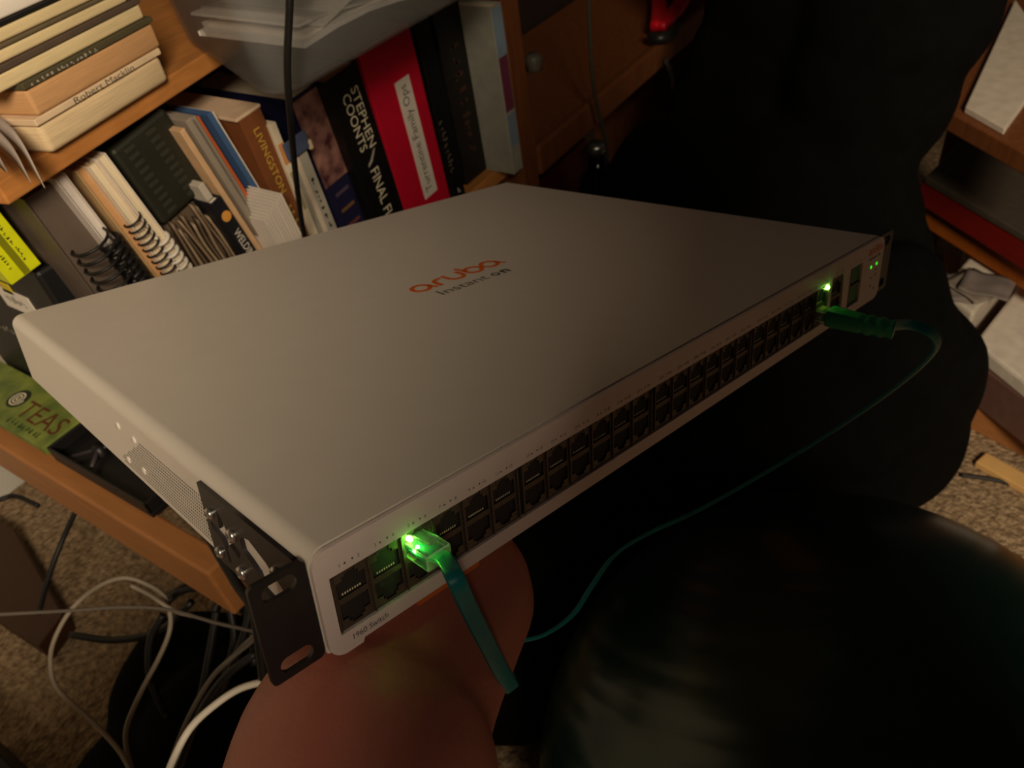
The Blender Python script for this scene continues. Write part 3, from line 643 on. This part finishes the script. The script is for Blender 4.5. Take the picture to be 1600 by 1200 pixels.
# dark wallet with frayed papers below it
A = at(168, 236, 'y', 0.66); ln = math.radians(10.0); z0 = SH + 0.012; hh = (A.z - z0) / math.cos(ln)
wal = empty('dark_document_case', mw=Matrix.Translation((A.x + math.tan(ln) * (A.z - z0), 0.66, z0)) @ Matrix.Rotation(-ln, 4, 'Y'), label='dark olive ribbed document case with frayed papers beneath', cat='case')
bm = bmesh.new(); box(bm, 0, 0.066, -0.004, 0.20, hh * 0.70, hh, 0.004); obj('case_body', bm, paint(36, 36, 28, 0.5), wal)
for cx in (0.016, 0.042):
    bm = bmesh.new()
    for k in range(10): box(bm, cx - 0.0055, cx + 0.0055, -0.0052, -0.003, hh * 0.72 + k * 0.0074, hh * 0.72 + k * 0.0074 + 0.0040, 0.0006)
    obj('rib_strip', bm, paint(48, 48, 40, 0.5), wal)
frm = [paint(136, 116, 94), paint(112, 94, 76), paint(150, 130, 106), paint(90, 76, 62)]
for k in range(16):
    x0 = 0.001 + k * 0.0041; a = 0.0008 + 0.0016 * random.random(); top = hh * (0.66 + 0.035 * math.sin(k * 1.7))
    bm = bmesh.new(); P = [Vector((x0 + 0.0018 * math.sin(j * 0.9 + k), -0.004 - 0.006 * random.random(), top * j / 7)) for j in range(8)]
    sweep(bm, spline(P, 3), [(-0.0016, 0), (0, 0.0012), (0.0016, 0.010), (0, 0.012)], wide=(1, 0, 0)); obj('frayed_sheet', bm, frm[k % 4], wal, True)
obj('sheet_block', bx(0.001, 0.065, 0.004, 0.19, 0, hh * 0.68), paint(96, 82, 68), wal)
M['cover_grey'] = paint(92, 80, 72)
M['cover_white'] = paint(214, 206, 200)
# spiral notebooks
def helix(bm, c, r, z0, z1, pitch, wire, ry=None):
    ry = ry or r; n = int((z1 - z0) / pitch * 16); P = [Vector((c[0] + r * math.cos(2 * PI * i / 16), c[1] + ry * math.sin(2 * PI * i / 16), z0 + (z1 - z0) * i / n)) for i in range(n + 1)]
    sweep(bm, P, circ(wire, 6))
def notebook(label, tl, yf, lean, th, m, coil, cr, coil_top, wire=0.0012, pitch=0.0085, depth=0.20, pages='page_v', cy=None, dx=0.5):
    A = at(*tl, 'y', yf); ln = math.radians(lean); z0 = SH + 0.0006 + th * math.sin(abs(ln))
    h = (A.z - z0) / math.cos(ln); base = Vector((A.x + math.tan(ln) * (A.z - z0), yf, z0))
    root = empty('spiral_notebook', mw=Matrix.Translation(base) @ Matrix.Rotation(-ln, 4, 'Y'), label=label, cat='notebook', group='spiral notebooks on the shelf')
    obj('cover', bx(0, 0.0012, 0, depth, 0, h, 0.0004), m, root); obj('cover', bx(th - 0.0012, th, 0, depth, 0, h, 0.0004), m, root)
    obj('pages', bx(0.0013, th - 0.0013, 0.003, depth - 0.004, 0.001, h - 0.002), M[pages], root)
    bm = bmesh.new(); helix(bm, (th * dx, 0.002 if cy is None else cy), cr, 0.012, h - coil_top, pitch, wire, ry=cr); obj('coil', bm, coil, root, True)
    return root
CO = M['black_rubber']; COW = paint(214, 208, 200, 0.35)
notebook('spiral notebook with a white edge and white rings beside the dark document case', (151, 250), 0.645, 10.5, 0.010, paint(222, 212, 200), COW, 0.0065, 0.085, 0.0017, 0.0078)
notebook('spiral notebook with cream pages and thin black wire rings', (136, 262), 0.648, 9.5, 0.010, paint(218, 200, 180), CO, 0.0085, 0.055, 0.0010, 0.0072)
notebook('tan spiral notebook with torn pages and pale wire rings', (118, 268), 0.652, 9.0, 0.013, paint(196, 164, 120), paint(196, 174, 138, 0.35), 0.0080, 0.125, 0.0014, 0.0085, pages='page_tan')
notebook('white edged spiral notebook with a black plastic comb', (85, 280), 0.645, 8.6, 0.010, paint(206, 196, 190), CO, 0.0085, 0.066, 0.0024, 0.0070, pages='cover_white')
nb = notebook('brown grey spiral notebook with very large black rings', (36, 312), 0.655, 5.0, 0.034, paint(92, 80, 72), CO, 0.0170, 0.052, 0.0014, 0.0098, cy=-0.008, dx=0.62, pages='cover_grey')

# --- black box at the end of the shelf, with the things on and before it
bbx = empty('black_storage_box', (0.247, 0.705, SH), 'black box with a white label at the end of the shelf, below the yellow flyer', 'box')
obj('box_body', bx(-0.02, 0.010, -0.005, 0.262, 0.0004, 0.206, 0.004), paint(18, 18, 19), bbx)
_l = at(28, 472, 'x', 0.2268); ly, lz = _l.y - 0.705, _l.z - SH
lbl = obj('label', bx(-0.0212, -0.0202, ly - 0.032, ly + 0.030, lz - 0.012, lz + 0.014), M['paper'], bbx); scrawl('lettering', frame((-0.0214, ly, lz + 0.002), (0, -1, 0), (0, 0, 1)), 0.040, 0.010, M['ink'], lbl, 7, 3)
_l = at(10, 449, 'x', 0.2268); obj('star', bx(-0.0212, -0.0202, _l.y - 0.705 - 0.010, _l.y - 0.705 + 0.010, _l.z - SH - 0.007, _l.z - SH + 0.006, 0.0004), paint(214, 190, 40), bbx)
_l = at(10, 513, 'x', 0.2268); scrawl('lettering', frame((-0.0204, _l.y - 0.705, _l.z - SH), (0, -1, 0), (0, 0, 1)), 0.050, 0.010, SILV, bbx, 6, 5)
yb = empty('yellow_flyer', mw=Matrix.Translation((0.203, 0.690, SH + 0.212)) @ Matrix.Rotation(math.radians(-6), 4, 'Y'), label='bright yellow folded flyer with black lettering at the left end of the shelf', cat='book', group='books standing on the shelf')  # folded flyer built in the shape of a small book
YEL = paint(206, 214, 20, 0.45)
obj('cover', bx(0, 0.030, 0, 0.002, 0, 0.086, 0.0006), YEL, yb); obj('cover', bx(0, 0.0018, 0.001, 0.16, 0, 0.086, 0.0005), YEL, yb); obj('cover', bx(0.0282, 0.030, 0.001, 0.16, 0, 0.086, 0.0005), YEL, yb); obj('pages', bx(0.002, 0.028, 0.002, 0.155, 0.001, 0.084), M['page_v'], yb)
scrawl('title', frame((0.022, -0.0004, 0.042), (0, 0, -1), (1, 0, 0)), 0.066, 0.0035, M['black_ink'], yb, 15, 2); scrawl('title', frame((0.008, -0.0004, 0.022), (0, 0, -1), (1, 0, 0)), 0.022, 0.0036, M['black_ink'], yb, 7, 4); obj('fold_band', bx(0.013, 0.019, -0.0005, 0.0005, 0.001, 0.085), paint(120, 122, 10, 0.5), yb)
tea = empty('tea_box', (0.160, 0.768, SH + 0.0015), 'green tea box lying flat at the end of the shelf', 'box')
gm = mat('green tea print', srgb(78, 98, 46), 0.5, 0.25, 40, col2=srgb(134, 146, 66))
obj('carton', bx(0, 0.064, 0, 0.20, 0, 0.012, 0.001), gm, tea)
BR = paint(92, 44, 20)
lettering('lettering', 'TEAS', frame((0.028, 0.045, 0.0124), (0, -1, 0), (1, 0, 0)), BR, tea, length=0.078, height=0.024)
scrawl('lettering', frame((0.009, 0.050, 0.0124), (0, -1, 0), (1, 0, 0)), 0.066, 0.009, paint(44, 70, 30), tea, 9, 6)
bm = bmesh.new(); ribbon(bm, [(0.011 * (i / 60) * math.cos(i * 0.32), 0.011 * (i / 60) * math.sin(i * 0.32)) for i in range(4, 60)], 0.0017)
bmesh.ops.transform(bm, matrix=frame((0.034, 0.104, 0.0128), (0, -1, 0), (1, 0, 0)), verts=bm.verts); obj('spiral_emblem', bm, CREAM, tea)
obj('emblem_ground', lathe(bmesh.new(), [(0, 0.0123), (0.014, 0.0123), (0.014, 0.0118)], 20, (0.034, 0.104, 0)), paint(30, 40, 24), tea)
tray = empty('black_tray', (0.160, 0.588, SH + 0.0015), 'low black plastic tray with a cross pattern on the shelf end', 'tray')
BK = paint(22, 21, 22, 0.45)
bm = bmesh.new(); box(bm, 0, 0.056, 0, 0.165, 0, 0.006, 0.001); obj('tray_bottom', bm, BK, tray)
for a in ((0, 0.003, 0, 0.165), (0.053, 0.056, 0, 0.165), (0, 0.056, 0, 0.003), (0, 0.056, 0.162, 0.165)): obj('rim', bx(*a, 0.0061, 0.020, 0.001), BK, tray)
for y in (0.12,):
    for a in (0.7, -0.7):
        bm = bmesh.new(); d = Vector((math.cos(a), math.sin(a), 0)) * 0.026; c = Vector((0.028, y, 0.012)); tube(bm, [c - d, c, c + d], 0.0022); obj('cross_bar', bm, paint(52, 46, 48), tray, True)
obj('hub', lathe(bmesh.new(), [(0, 0.016), (0.006, 0.016), (0.007, 0.0061)], 16, (0.028, 0.12, 0)), BK, tray, True)

# ================================================================== flat stack on the upper board
TZ = 0.9622
STK = Matrix.Translation(up0) @ Matrix.Rotation(math.atan2(e.y, e.x), 4, 'Z')
STK[2][3] = 0.0
def flat_book(name, label, s0, s1, t0, z0, z1, pages, cover=None, ct=0.0, cb=0.0, dep=0.115, rnd=0.002, twist=0.0):
    root = empty(name, mw=STK @ Matrix.Translation((s0, t0, z0)) @ Matrix.Rotation(math.radians(twist), 4, 'Z'), label=label, cat='book', group='books lying in the stack')
    w, h = s1 - s0, z1 - z0
    obj('pages', bx(0.0, w, 0.0, dep, cb, h - ct, rnd, seg=4), M[pages] if isinstance(pages, str) else pages, root, True)
    if ct: obj('cover', bx(-0.001, w + 0.001, -0.0015, dep + 0.001, h - ct + 0.0001, h, min(0.0008, ct * 0.3)), cover, root)
    if cb: obj('cover', bx(-0.001, w + 0.001, -0.0015, dep + 0.001, 0, cb - 0.0001, min(0.0008, cb * 0.3)), cover, root)
    return root
b1 = flat_book('worn_paperback', 'thick worn cream paperback at the bottom of the flat stack', 0.046, 0.186, -0.010, TZ, TZ + 0.0275, 'page_cream', paint(222, 196, 164), 0.0052, 0.0, rnd=0.005)
lettering('title', 'Robert Macklin', frame((0.072, -0.0016, 0.0248), (1, 0, 0), (0, 0, 1)), M['ink'], b1, length=0.068, height=0.0044)
b2 = flat_book('tan_paperback', 'tan paged book with dark olive cover edge, second from the stack bottom', 0.050, 0.190, -0.012, TZ + 0.0277, TZ + 0.0520, 'page_tan', paint(78, 72, 52), 0.0048, 0.0, rnd=0.003)
scrawl('title', frame((0.040, -0.0018, 0.0217), (1, 0, 0), (0, 0, 1)), 0.070, 0.0030, SILV, b2, 14, 8)
zb = TZ + 0.0522
for nme, lb, dz, pg, cv, ct, s0, s1 in (('cream_book', 'cream paged book with a brown cover edge, third from the bottom of the flat stack', 0.0155, 'page', paint(84, 70, 60), 0.0045, 0.026, 0.186),
                                  ('thin_book', 'thinner cream paged book, fourth from the bottom of the flat stack', 0.0110, 'page', paint(98, 86, 66), 0.0026, 0.010, 0.176),
                                  ('dark_cover_book', 'cream paged book with a black cover edge near the top of the flat stack', 0.0120, 'page', paint(24, 22, 22), 0.0030, 0.000, 0.168),
                                  ('white_book', 'white paged book on top of the flat stack', 0.0140, 'paper', paint(190, 184, 178), 0.0020, -0.01, 0.160)):
    flat_book(nme, lb, s0, s1, -0.011, zb, zb + dz, pg, cv, ct); zb += dz + 0.0002
# loose papers hanging off the board at the left
lp = empty('loose_papers', STK @ Vector((0.02, 0.0, TZ + 0.001)), 'loose grey paper sheets hanging over the board end at the far left', 'papers')
PG = paint(168, 156, 148, 0.7)
for k, (a, b_, c) in enumerate((((-12, 190), (30, 225), (70, 294)), ((-20, 205), (20, 240), (48, 285)), ((-25, 225), (-5, 245), (11, 268)))):
    P = [at(a[0], a[1], 'y', 0.66 - 0.004 * k), at(b_[0], b_[1], 'y', 0.60 - 0.004 * k), at(c[0], c[1], 'y', 0.565 - 0.004 * k)]
    bm = bmesh.new(); sweep(bm, spline(P, 8), [(-0.010, 0), (0, 0.0006), (0.010, 0.0), (0, -0.0006)], [1.0 - 0.9 * (i / 16) ** 2 for i in range(17)], wide=(0.3, 0.2, 1)); fit(obj('sheet', bm, PG, None, True), lp)

# ================================================================== plastic bin on the upper board
pl = bpy.data.materials.new('cloudy clear plastic'); pl.use_nodes = True
nt = pl.node_tree; pb_ = nt.nodes['Principled BSDF']; pb_.inputs['Base Color'].default_value = (*srgb(150, 150, 150), 1); pb_.inputs['Roughness'].default_value = 0.35
tr_ = nt.nodes.new('ShaderNodeBsdfTransparent'); mx = nt.nodes.new('ShaderNodeMixShader'); nn = nt.nodes.new('ShaderNodeTexNoise'); nn.inputs['Scale'].default_value = 9
rm = nt.nodes.new('ShaderNodeMapRange'); rm.inputs[3].default_value = 0.28; rm.inputs[4].default_value = 0.40
nt.links.new(nn.outputs[0], rm.inputs[0]); nt.links.new(rm.outputs[0], mx.inputs[0]); nt.links.new(tr_.outputs[0], mx.inputs[1]); nt.links.new(pb_.outputs[0], mx.inputs[2]); nt.links.new(mx.outputs[0], nt.nodes['Material Output'].inputs[0])
BX0, BX1, BY0, BY1, BZ = 0.372, 0.740, 0.488, 0.72, 0.9635
BINM = Matrix.Translation((BX0, BY0, BZ)) @ Matrix.Rotation(math.radians(0), 4, 'Z')
bin_ = empty('storage_bin', mw=BINM, label='cloudy clear plastic bin full of papers on the upper board', cat='bin')
def bin_shell():
    bm = bmesh.new(); rings = []
    def ring(z, fl_, inset): return [bm.verts.new((x + (0.42 * max(0.0, y) if x < 0.15 else 0.0), y, z)) for x, y in rrect(-fl_ + inset, BX1 - BX0 + fl_ - inset, -fl_ + inset, BY1 - BY0 + fl_ - inset, 0.030, 5)]
    for z, f_, i_ in ((0.0, -0.006, 0), (0.006, 0, 0), (0.10, 0.008, 0), (0.22, 0.018, 0), (0.222, 0.028, 0), (0.226, 0.028, 0), (0.222, 0.018, 0.002), (0.10, 0.008, 0.0025), (0.008, 0.0, 0.0025)): rings.append(ring(z, f_, i_))
    for a, b_ in zip(rings, rings[1:]):
        for i in range(len(a)): bm.faces.new((a[i], a[(i + 1) % len(a)], b_[(i + 1) % len(a)], b_[i]))
    bm.faces.new(rings[0][::-1]); bm.faces.new(rings[-1]); return bm
obj('shell', bin_shell(), pl, bin_, True)
PP = [mat('bright paper', srgb(244, 240, 234), 0.8, 0.02, 40), paint(228, 222, 214, 0.7), paint(196, 188, 180, 0.7), paint(238, 230, 218, 0.7)]
for k in range(22):
    w_, d_ = 0.20 + 0.07 * random.random(), 0.125 + 0.02 * random.random()
    z = 0.019 + k * 0.0062; bm = bmesh.new(); nx = 6
    cx, cy = 0.185 + 0.03 * (random.random() - .5), 0.080 + 0.014 * (random.random() - .5); a = random.uniform(-0.09, 0.09); ti = random.uniform(-0.10, 0.14)
    g = []
    for t_ in (0, 0.0012 + 0.003 * random.random()):
        g.append([[bm.verts.new((cx + (u - .5) * w_ * math.cos(a) - (v - .5) * d_ * math.sin(a), cy + (u - .5) * w_ * math.sin(a) + (v - .5) * d_ * math.cos(a), max(0.009, z + t_ + ti * (u - .5) * w_ + 0.006 * math.sin(u * 5 + k)))) for u in [i / nx for i in range(nx + 1)]] for v in (0, 1)])
    for i in range(nx):
        bm.faces.new((g[0][0][i], g[0][1][i], g[0][1][i + 1], g[0][0][i + 1])); bm.faces.new((g[1][0][i], g[1][0][i + 1], g[1][1][i + 1], g[1][1][i]))
        for v in (0, 1): bm.faces.new((g[0][v][i], g[0][v][i + 1], g[1][v][i + 1], g[1][v][i]))
    for i in (0, nx): bm.faces.new((g[0][0][i], g[0][1][i], g[1][1][i], g[1][0][i]))
    sh = obj('paper_sheet', bm, PP[k % 4]); sh.matrix_world = BINM @ Matrix.Translation((0, 0, 0.001)); tag(sh, 'white paper sheet in the heap inside the clear bin', 'paper', 'papers heaped in the bin')

# hanging black cord
cord = obj('hanging_cable', tube(bmesh.new(), spline([at(462, -320, 'y', 0.38), at(455, -60, 'y', 0.42), at(452, 20, 'y', 0.43), at(449, 110, 'y', 0.445), at(455, 200, 'y', 0.48), at(464, 290, 'y', 0.55), at(476, 372, 'y', 0.60), at(500, 470, 'y', 0.62), at(520, 520, 'y', 0.655)], 8), 0.0026), M['black_rubber'], None, True); tag(cord, 'thin black cord hanging in front of the clear bin and books', 'cable')

# ================================================================== right bay of the bookcase
bt_ = empty('dark_bottle', (0, 0, 0), 'small dark bottle with pale label bands in the bookcase bay', 'bottle')
c = at(978, 228, 'y', 0.62); bt_.location = (c.x + 0.03, 0.700, 0.1302)
GL = paint(10, 10, 12, 0.12)
obj('glass', lathe(bmesh.new(), [(0, 0), (0.036, 0), (0.040, 0.004), (0.040, 0.28), (0.034, 0.31), (0.018, 0.33), (0.016, 0.36), (0, 0.36)], 24), GL, bt_, True)
for z, dz in ((0.20, 0.018), (0.25, 0.024)): obj('label_band', lathe(bmesh.new(), [(0.0402, z), (0.0406, z), (0.0406, z + dz), (0.0402, z + dz)], 24), paint(92, 88, 82), bt_, True)
obj('cap', lathe(bmesh.new(), [(0, 0.382), (0.015, 0.382), (0.019, 0.376), (0.019, 0.3605), (0, 0.3605)], 20), M['steel'], bt_, True)
rt = empty('red_pliers', at(1036, 46, 'z', SH + 0.005), 'red handled black tool lying on the bay shelf', 'tool')
RD = paint(206, 16, 40, 0.4)
zt_ = SH + 0.004
def floor_pts(L, z): return [at(a, b_, 'z', z) for a, b_ in L]
for L in (((1026, -30), (1030, 10), (1028, 42)), ((1028, 42), (1044, 28), (1062, 8), (1075, -20))):
    fit(obj('handle', sweep(bmesh.new(), spline(floor_pts(L, zt_ + 0.012), 6), flat(0.030, 0.016), wide=(0, 1, 0)), RD, None, True), rt)
fit(obj('jaw', tube(bmesh.new(), spline(floor_pts(((1016, 58), (1032, 60), (1050, 52), (1056, 42)), zt_ + 0.006), 6), 0.011), paint(30, 30, 30, 0.4), None, True), rt)
st = obj('pale_strap', sweep(bmesh.new(), spline([at(1040, 92, 'y', 0.632), at(1050, 125, 'y', 0.628), at(1048, 172, 'y', 0.63)], 6), flat(0.014, 0.003), wide=(1, 0, 0)), paint(84, 80, 72), None, True); tag(st, 'short pale strap hanging below the bay shelf edge', 'strap')
for k, L in enumerate((((918, -40), (922, 60), (928, 140), (945, 215), (950, 262)),)):
    o = obj('hanging_cable', tube(bmesh.new(), spline([at(a, b_, 'y', 0.615) for a, b_ in L], 6), 0.0030), paint(62, 64, 56), None, True); tag(o, 'thin dark grey cable hanging across the bookcase bay', 'cable')
rb_ = obj('dark_red_box', bx(1.02, 1.30, 0.76, 0.93, 0.1302, 0.48, 0.003), paint(70, 8, 14)); tag(rb_, 'dark red box standing low in the bookcase bay', 'box')
kn = obj('round_ornament', lathe(bmesh.new(), [(0, 0.03), (0.012, 0.03), (0.018, 0.022), (0.014, 0.008), (0.016, 0), (0, 0)], 18), paint(84, 80, 72), None, True); kn.location = (1.24, 0.83, SH - 0.0095); tag(kn, 'small pale round ornament on the bay shelf', 'ornament')

# ================================================================== clutter at the right edge
def slab(name, label, cat, corners, z0, z1, m, bev=0.003, group=None, grow=0.42):
    """corners: two points seen along the front edge at height zc, then the back-left direction"""
    bm = prism(bmesh.new(), corners, z0, z1, bev); return tag(obj(name, bm, m), label, cat, group)
def quad(a, b_, z, back, reach=1.9):
    A = at(*a, 'z', z); B = at(*b_, 'z', z); B = A + (B - A) * reach; k = Vector(back)
    return [A, A + k, B + k, B]
BKD = (0.46, -0.10, 0)
bs = slab('wooden_plinth', 'golden wooden plinth standing on the carpet at the right edge', 'plinth', [at(1538, 683, 'z', 0) + Vector((0.02, 0.05, 0)), Vector((1.80, 0.10, 0)), Vector((1.70, -0.40, 0)), at(1600, 715, 'z', 0) + Vector((-0.06, -0.16, 0))], 0.0, 0.062, M['wood_y'])
q = quad((1533, 572), (1600, 622), 0.150, (0.30, -0.07, 0)); slab('brown_carton', 'dull reddish brown carton between plinth and white box lid', 'carton', q, 0.0625, 0.148, paint(104, 74, 66))
q = quad((1523, 535), (1600, 597), 0.180, (0.30, -0.062, 0)); slab('white_box_lid', 'large white box with rounded edges at the right edge of the clutter', 'box', q, 0.1485, 0.182, paint(216, 206, 192, 0.45), 0.006)
q = quad((1469, 453), (1521, 490), 0.215, (0.30, -0.062, 0), 1.0); slab('white_carton', 'smaller white box behind the black cloth, under the crumpled papers', 'box', q, 0.0625, 0.215, paint(200, 190, 176, 0.5), 0.006)
for k in range(4):
    a = deep(1480 + 14 * k, 432 - 8 * k + 6 * (k % 2), 1.45); bm = bmesh.new()
    bmesh.ops.create_grid(bm, x_segments=8, y_segments=8, size=0.042)
    for v in bm.verts: v.co.z = 0.007 * noise.noise(Vector((v.co.x * 28, v.co.y * 28, k * 3.1)))
    r_ = bmesh.ops.extrude_face_region(bm, geom=bm.faces[:]); bmesh.ops.translate(bm, vec=(0, 0, 0.002), verts=[v for v in r_['geom'] if isinstance(v, bmesh.types.BMVert)])
    p_ = at(1490 + 16 * k, 430 - 5 * k, 'z', 0.24 + 0.009 * k); o = obj('crumpled_paper', bm, paint(128 - 8 * (k % 2), 118 - 8 * (k % 2), 106, 0.8), None, True); o.location = (p_.x - 0.01, p_.y - 0.005 * k, 0.2205 + 0.0045 * k); o.rotation_euler = (0.02 * k, -0.03, 0.5 * k); tag(o, 'crumpled grey paper heaped on the smaller white box', 'paper', 'crumpled papers on the right')
fo = [('orange_folder', 'thick orange folder under the red folder at the right', 'folder', (1438, 308), (1600, 405), 0.2845, 0.228, 0.2845, paint(150, 78, 18)),  # these three colours are darkened to hold the shade they lie in
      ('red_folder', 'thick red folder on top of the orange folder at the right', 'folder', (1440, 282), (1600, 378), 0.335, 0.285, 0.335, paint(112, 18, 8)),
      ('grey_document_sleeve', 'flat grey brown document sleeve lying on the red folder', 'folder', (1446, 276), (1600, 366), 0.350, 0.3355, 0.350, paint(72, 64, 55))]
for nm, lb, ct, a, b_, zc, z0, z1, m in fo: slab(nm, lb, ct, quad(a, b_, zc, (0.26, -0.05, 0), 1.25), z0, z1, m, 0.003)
sup = obj('paper_stack', bx(1.735, 1.795, -0.10, 0.06, 0.0625, 0.2275, 0.003), M['paper']); tag(sup, 'stack of paper on the wooden plinth carrying the folders', 'paper stack')
tb = empty('side_table', (1.6, 0, 0), 'brown wooden side table with a white board on it at the top right', 'table')
TBL = [at(1500, 185, 'z', 0.56), at(1640, 262, 'z', 0.56)]
d_ = (TBL[1] - TBL[0]); A = TBL[0] - d_ * 0.3; B = TBL[1] + d_ * 0.3; kk = Vector((0.62, -0.01, 0))
fit(obj('table_top', prism(bmesh.new(), [A, A + kk, B + kk, B], 0.53, 0.56, 0.002), M['wood_dark']), tb)
for p_ in (A + kk * 0.94, B + kk * 0.94, A + kk * 0.70):
    fit(obj('leg', bx(p_.x - 0.02, p_.x + 0.02, p_.y - 0.02, p_.y + 0.02, 0, 0.529, 0.002), M['wood_dark']), tb)
wb = [at(1508, 168, 'z', 0.57), at(1570, 203, 'z', 0.57), at(1610, 145, 'z', 0.57) + Vector((0.15, -0.02, 0)), at(1586, 0, 'z', 0.57)]
slab('white_board', 'white board lying on the brown side table at the top right', 'board', wb, 0.5605, 0.572, paint(216, 204, 188, 0.5), 0.002)
A = at(1532, 716, 'z', 0.012); B = at(1640, 776, 'z', 0.012); d_ = (B - A).normalized(); s_ = Vector((-d_.y, d_.x, 0)) * 0.017
slab('wooden_stick', 'pale wooden stick lying on the carpet at the right edge', 'stick', [A + s_, A - s_, B - s_, B + s_], 0.0015, 0.016, M['wood_pale'], 0.002)
o = obj('floor_cable', tube(bmesh.new(), spline(floor_pts(((1500, 742), (1530, 746), (1565, 752), (1600, 766), (1640, 790)), 0.005), 6), 0.004), M['black_rubber'], None, True); tag(o, 'black cable on the carpet beside the pale stick', 'cable')

# ================================================================== floor clutter at the lower left
bm = bmesh.new()
for c, r in (((0.11, 0.66, 0.16), (0.13, 0.13, 0.16)), ((0.00, 0.72, 0.13), (0.14, 0.13, 0.13)), ((0.13, 0.80, 0.13), (0.13, 0.12, 0.13)), ((0.13, 0.55, 0.12), (0.10, 0.10, 0.12)), ((0.02, 0.60, 0.11), (0.13, 0.11, 0.11))): blob(bm, c, r)
bag = remesh('black_bag', bm, 0.012, 6, M['black_cloth'], warp=lambda co, n: 0.010 * noise.noise(co * 9)); tag(bag, 'slumped black bag on the carpet under the cables', 'bag')
wd = obj('wooden_board', prism(bmesh.new(), [at(-40, 800, 'z', 0.05), at(20, 825, 'z', 0.05), at(98, 960, 'z', 0.05), at(60, 1010, 'z', 0.05), at(-60, 930, 'z', 0.05)], 0.001, 0.05, 0.002), paint(62, 36, 22)); tag(wd, 'dark brown wooden board on the carpet at the lower left', 'board')
dk = obj('dark_case', bx(-0.22, -0.08, 0.92, 1.14, 0.0, 0.16, 0.01), paint(26, 24, 24)); tag(dk, 'dark case on the carpet at the lower left corner', 'case')
def wire(name, label, pts, r, m, d=None, group=None):
    P = [deep(*p) if len(p) == 3 else deep(p[0], p[1], d) for p in pts]
    o = obj(name, tube(bmesh.new(), spline(P, 8), r), m, None, True); return tag(o, label, 'cable', group)
wire('looped_cable', 'grey cable bent into a wide open loop at the lower left', [(214, 1225, .80), (187, 1174, .82), (142, 1125, .84), (90, 1076, .86), (79, 1035, .87), (86, 997, .88), (112, 952, .89), (150, 919, .89), (191, 903, .88), (225, 911, .87), (255, 930, .86), (266, 960, .855), (264, 990, .85), (247, 1031, .845), (221, 1080, .835), (199, 1132, .825), (197, 1166, .822), (205, 1200, .815), (215, 1240, .80)], 0.0026, M['grey_rubber'])
wire('thin_cable', 'thin grey cable crossing the open loop from the left edge', [(-40, 962, .80), (0, 960, .80), (112, 954, .80), (187, 949, .80), (259, 952, .79), (337, 973, .78), (385, 984, .77), (402, 990, .76), (390, 1006, .76), (337, 1050, .77), (300, 1110, .78), (270, 1180, .79)], 0.0019, M['dim_rubber'])
wire('white_cable', 'thick white cable curving up to the steel rack ear', [(470, 1056, .66), (425, 1063, .64), (375, 1076, .63), (330, 1106, .62), (296, 1140, .61), (270, 1189, .60), (252, 1240, .59)], 0.0029, M['white_rubber'])
wire('grey_strand', 'short grey cable strand above the open loop', [(205, 915, .86), (235, 930, .85), (270, 953, .84), (300, 962, .84)], 0.0024, M['grey_rubber'])
G = 'tangled black cables at the lower left'
TL_ = ['black cable arching over the top of the tangle beside the open loop', 'black cable making the small tight loop left of the rack ear', 'black cable hanging straight down, leftmost strand below the small loop',
       'black cable hanging beside the leftmost strand of the tangle', 'black cable bending inside the right half of the open grey loop', 'black cable lying across the middle of the open grey loop',
       'black cable slanting down left beneath the white cable', 'black cable with the widest arch, outermost of the tangle', 'black cable lying on the carpet beside the brown board', 'short black cable near the baseboard at the left edge']
wire('black_cable', 'long black cable running down from the shelf end past the rack ear', [(262, 778, .66), (310, 815, .65), (345, 870, .64), (372, 915, .63), (395, 950, .62), (405, 1000, .62), (412, 1060, .63)], 0.0042, M['black_rubber'])
for L in ([(255, 948, .9), (280, 925, .9), (325, 918, .89), (370, 930, .88), (392, 970, .87), (398, 1040, .86)], [(335, 955, .86), (345, 935, .86), (372, 932, .85), (390, 950, .84), (375, 1010, .84), (345, 1080, .84)],
          [(340, 945, .88), (333, 990, .88), (322, 1050, .88), (310, 1110, .88)], [(360, 950, .87), (366, 1000, .87), (350, 1060, .87), (330, 1100, .87)], [(255, 960, .9), (235, 1000, .9), (235, 1060, .9), (260, 1120, .9)],
          [(110, 992, .95), (180, 1000, .94), (250, 985, .93), (300, 940, .92)], [(400, 1020, .82), (350, 1060, .82), (310, 1120, .82), (280, 1200, .82)], [(265, 930, .95), (300, 915, .95), (350, 925, .94), (405, 990, .93), (420, 1070, .92)],
          [(120, 795, 1.30), (95, 850, 1.30), (75, 905, 1.28), (60, 960, 1.25)], [(-20, 790, 1.4), (20, 775, 1.42), (60, 790, 1.4)]):
    wire('black_cable', TL_.pop(0), L, 0.0045, M['black_rubber'], group=G)
wire('dim_cable', 'dim grey cable running diagonally through the black tangle', [(405, 985, .76), (370, 1020, .77), (330, 1060, .78), (295, 1120, .79), (270, 1180, .8)], 0.0026, M['dim_rubber'])
